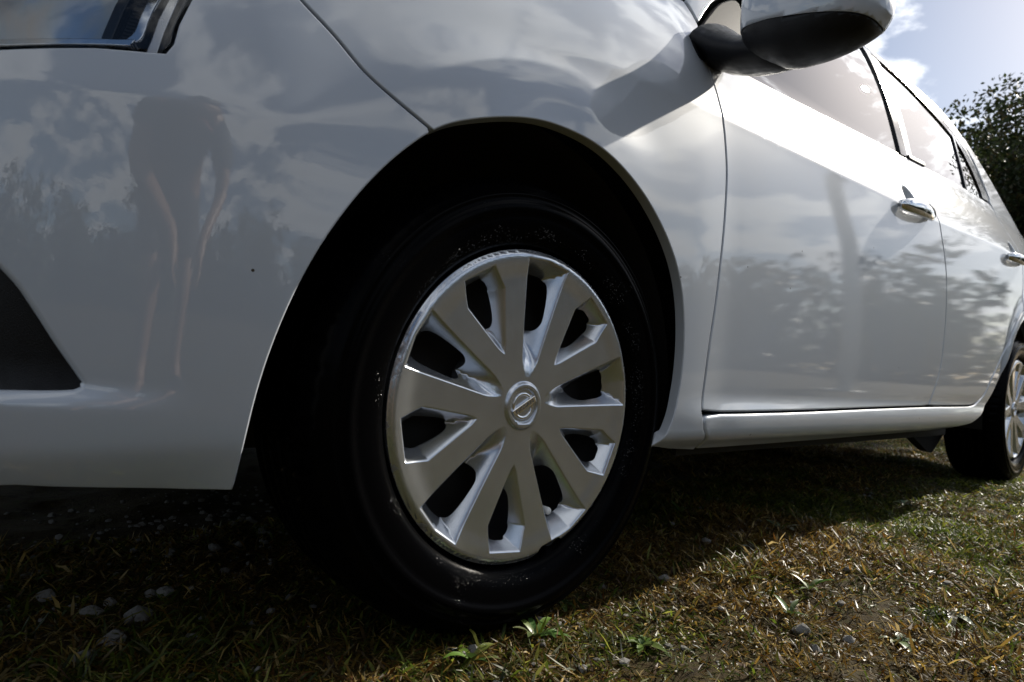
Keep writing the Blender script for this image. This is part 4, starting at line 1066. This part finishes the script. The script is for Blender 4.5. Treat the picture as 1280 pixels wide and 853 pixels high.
# =====================================================================
# LAMP POST AND PHOTOGRAPHER (seen as reflections in the paint)
# =====================================================================
CONC = plain('pale_post', (.62, .61, .58), .6, bump=.4, bscale=60)
lp = empty("lamp_post", (7.6, -2.72, 0)); tag(lp, "pale lamp post with curved arm, reflected as a stripe in the front door", "lamp post")
lpz = gz(7.6, -2.72)
link("pole", tube_mesh("pole", [(0, 0, -.05), (0, 0, 1.5), (0, 0, 3.0), (0, 0, 4.4)], [.13, .12, .105, .09], 20), CONC, lp)
arm = [(0, 0, 4.35)] + [(-.1 - .95*(1 - math.cos(a)), 0, 4.45 + 1.0*math.sin(a)) for a in np.linspace(.1, 2.2, 14)]
link("curved_arm", tube_mesh("curved_arm", arm, [.06 - .0018*i for i in range(len(arm))], 12, up=Vector((0, 1, 0))), CONC, lp)
a_end = Vector(arm[-1])
link("lamp_head", tube_mesh("lamp_head", [a_end + Vector((.05, 0, .04)), a_end + Vector((-.05, 0, -.03)), a_end + Vector((-.25, 0, -.12)), a_end + Vector((-.42, 0, -.17))], [.05, .12, .14, .05], 14, (1.0, .55), up=Vector((0, 1, 0))), plain('lamp_head_grey', (.25, .25, .26), .5), lp)
link("base_plate", box_mesh("base_plate", (-.22, -.22, -.03), (.22, .22, .03), .01), CONC, lp)

SKIN = plain('skin', (.20, .115, .075), .5, bump=.1, bscale=300)
SHIRT = plain('dark_shirt', (.035, .04, .05), .85, bump=.5, bscale=120)
SHORTS = plain('dark_shorts', (.03, .03, .035), .85, bump=.5, bscale=120)
HAIR = plain('dark_hair', (.02, .015, .01), .6, bump=.9, bscale=200)
SHOE = plain('dark_shoe', (.03, .03, .03), .6, bump=.3, bscale=120)
PF = Vector((.648, .762, 0)); PR = Vector((.762, -.648, 0)); PB = Vector((-.98, -1.12, 0))
def pp(f, rgt, z): return PB + PF*f + PR*rgt + Vector((0, 0, z))
def skin_obj(name, verts, edges, radii, mat, parent, root=0, sub_=2):
    me = bpy.data.meshes.new(name); me.from_pydata([tuple(v) for v in verts], edges, []); me.update()
    o = bpy.data.objects.new("tmp_"+name, me); COL.objects.link(o)
    sk = o.modifiers.new('skin', 'SKIN'); sk.use_smooth_shade = True
    for i, r_ in enumerate(radii): me.skin_vertices[0].data[i].radius = (r_, r_) if isinstance(r_, float) else r_
    for i in range(len(radii)): me.skin_vertices[0].data[i].use_root = (i == root)
    sb = o.modifiers.new('sub', 'SUBSURF'); sb.levels = sub_; sb.render_levels = sub_
    bpy.context.view_layer.update()
    m2 = bpy.data.meshes.new_from_object(o.evaluated_get(bpy.context.evaluated_depsgraph_get())); bpy.data.objects.remove(o); bpy.data.meshes.remove(me)
    m2.name = name; m2.materials.clear()
    for p in m2.polygons: p.use_smooth = True
    return link(name, m2, mat, parent)
# bending forward from the hips, both arms reaching down to hold a camera low
V = []; E = []; R = []
def add(p, r_, par=None):
    V.append(p); R.append(r_)
    if par is not None: E.append((par, len(V)-1))
    return len(V)-1
pel = add(pp(-.10, 0, .92), .125)
sp1 = add(pp(.04, 0, 1.00), .125, pel); sp2 = add(pp(.20, 0, 1.05), .145, sp1); nb = add(pp(.34, 0, 1.06), .075, sp2)
hd0 = add(pp(.40, 0, 1.05), .058, nb); hd1 = add(pp(.45, 0, 1.02), .085, hd0); hd2 = add(pp(.50, 0, .96), .092, hd1); hd3 = add(pp(.53, 0, .91), .07, hd2)
for s in (-1, 1):
    hip = add(pp(-.08, s*.10, .86), .092, pel); kn = add(pp(.02, s*.13, .47), .060, hip); cf = add(pp(-.02, s*.135, .33), .056, kn); an = add(pp(-.04, s*.14, .09), .036, cf)
    he_ = add(pp(-.07, s*.14, .045), .036, an); to = add(pp(.06, s*.155, .04), .036, an); add(pp(.13, s*.16, .03), .028, to)
    sh = add(pp(.26, s*.175, 1.03), .064, sp2); el = add(pp(.24, s*.23, .78), .046, sh); wr = add(pp(.34, s*.10, .60), .031, el); pm2 = add(pp(.37, s*.085, .53), .030, wr)
    for k, (df, dr, dz, L) in enumerate([(.030, .018, -.02, 1.0), (.016, .008, -.03, 1.1), (.002, -.002, -.03, 1.05), (-.012, -.010, -.026, .85)]):
        f1 = add(pp(.37 + df*.8, s*(.085 + dr*.3), .50 + dz*.4), .010, pm2); f2 = add(pp(.375 + df*1.4, s*(.070 + dr*.2), .465 + dz*.6), .009, f1); add(pp(.372 + df*1.5, s*(.052), .455 + dz*.5), .008, f2)
    t1 = add(pp(.345, s*.060, .525), .011, pm2); add(pp(.35, s*.040, .495), .009, t1)
person = skin_obj("person", V, E, R, SKIN, None)
tag(person, "person in dark shirt and shorts bending over with arms down, reflected in the bumper", "person")
skin_obj("shirt", [pp(-.06, 0, .95), pp(.04, 0, 1.00), pp(.20, 0, 1.05), pp(.33, 0, 1.06), pp(.26, .175, 1.03), pp(.245, .22, .86), pp(.26, -.175, 1.03), pp(.245, -.22, .86)], [(0, 1), (1, 2), (2, 3), (2, 4), (4, 5), (2, 6), (6, 7)], [.150, .150, .168, .085, .080, .068, .080, .068], SHIRT, person)
skin_obj("shorts", [pp(-.06, 0, .99), pp(-.10, 0, .92), pp(-.08, .10, .84), pp(.01, .13, .52), pp(-.08, -.10, .84), pp(.01, -.13, .52)], [(0, 1), (1, 2), (2, 3), (1, 4), (4, 5)], [.135, .145, .112, .088, .112, .088], SHORTS, person)
skin_obj("hair", [pp(.42, 0, 1.075), pp(.48, 0, 1.065), pp(.54, 0, 1.02), pp(.565, 0, .97)], [(0, 1), (1, 2), (2, 3)], [.070, .082, .082, .058], HAIR, person)
for s in (-1, 1):
    sk_ = skin_obj("shoe", [pp(-.08, s*.14, .045), pp(.0, s*.145, .05), pp(.09, s*.158, .040), pp(.15, s*.162, .034)], [(0, 1), (1, 2), (2, 3)], [.045, .046, .046, .034], SHOE, person)
    link("ear", tube_mesh("ear", [pp(.47, s*.085, .99), pp(.465, s*.100, .995), pp(.46, s*.104, 1.005)], [.018, .020, .008], 8), SKIN, person)
    link("eye", tube_mesh("eye", [pp(.555, s*.033, .925), pp(.575, s*.033, .915)], [.013, .008], 8), HAIR, person)
link("nose", tube_mesh("nose", [pp(.56, 0, .93), pp(.592, 0, .895), pp(.57, 0, .878)], [.010, .017, .012], 8), SKIN, person)
link("mouth", tube_mesh("mouth", [pp(.535, -.025, .862), pp(.552, 0, .860), pp(.535, .025, .862)], [.005, .008, .005], 8), plain('lips', (.32, .13, .11), .5), person)
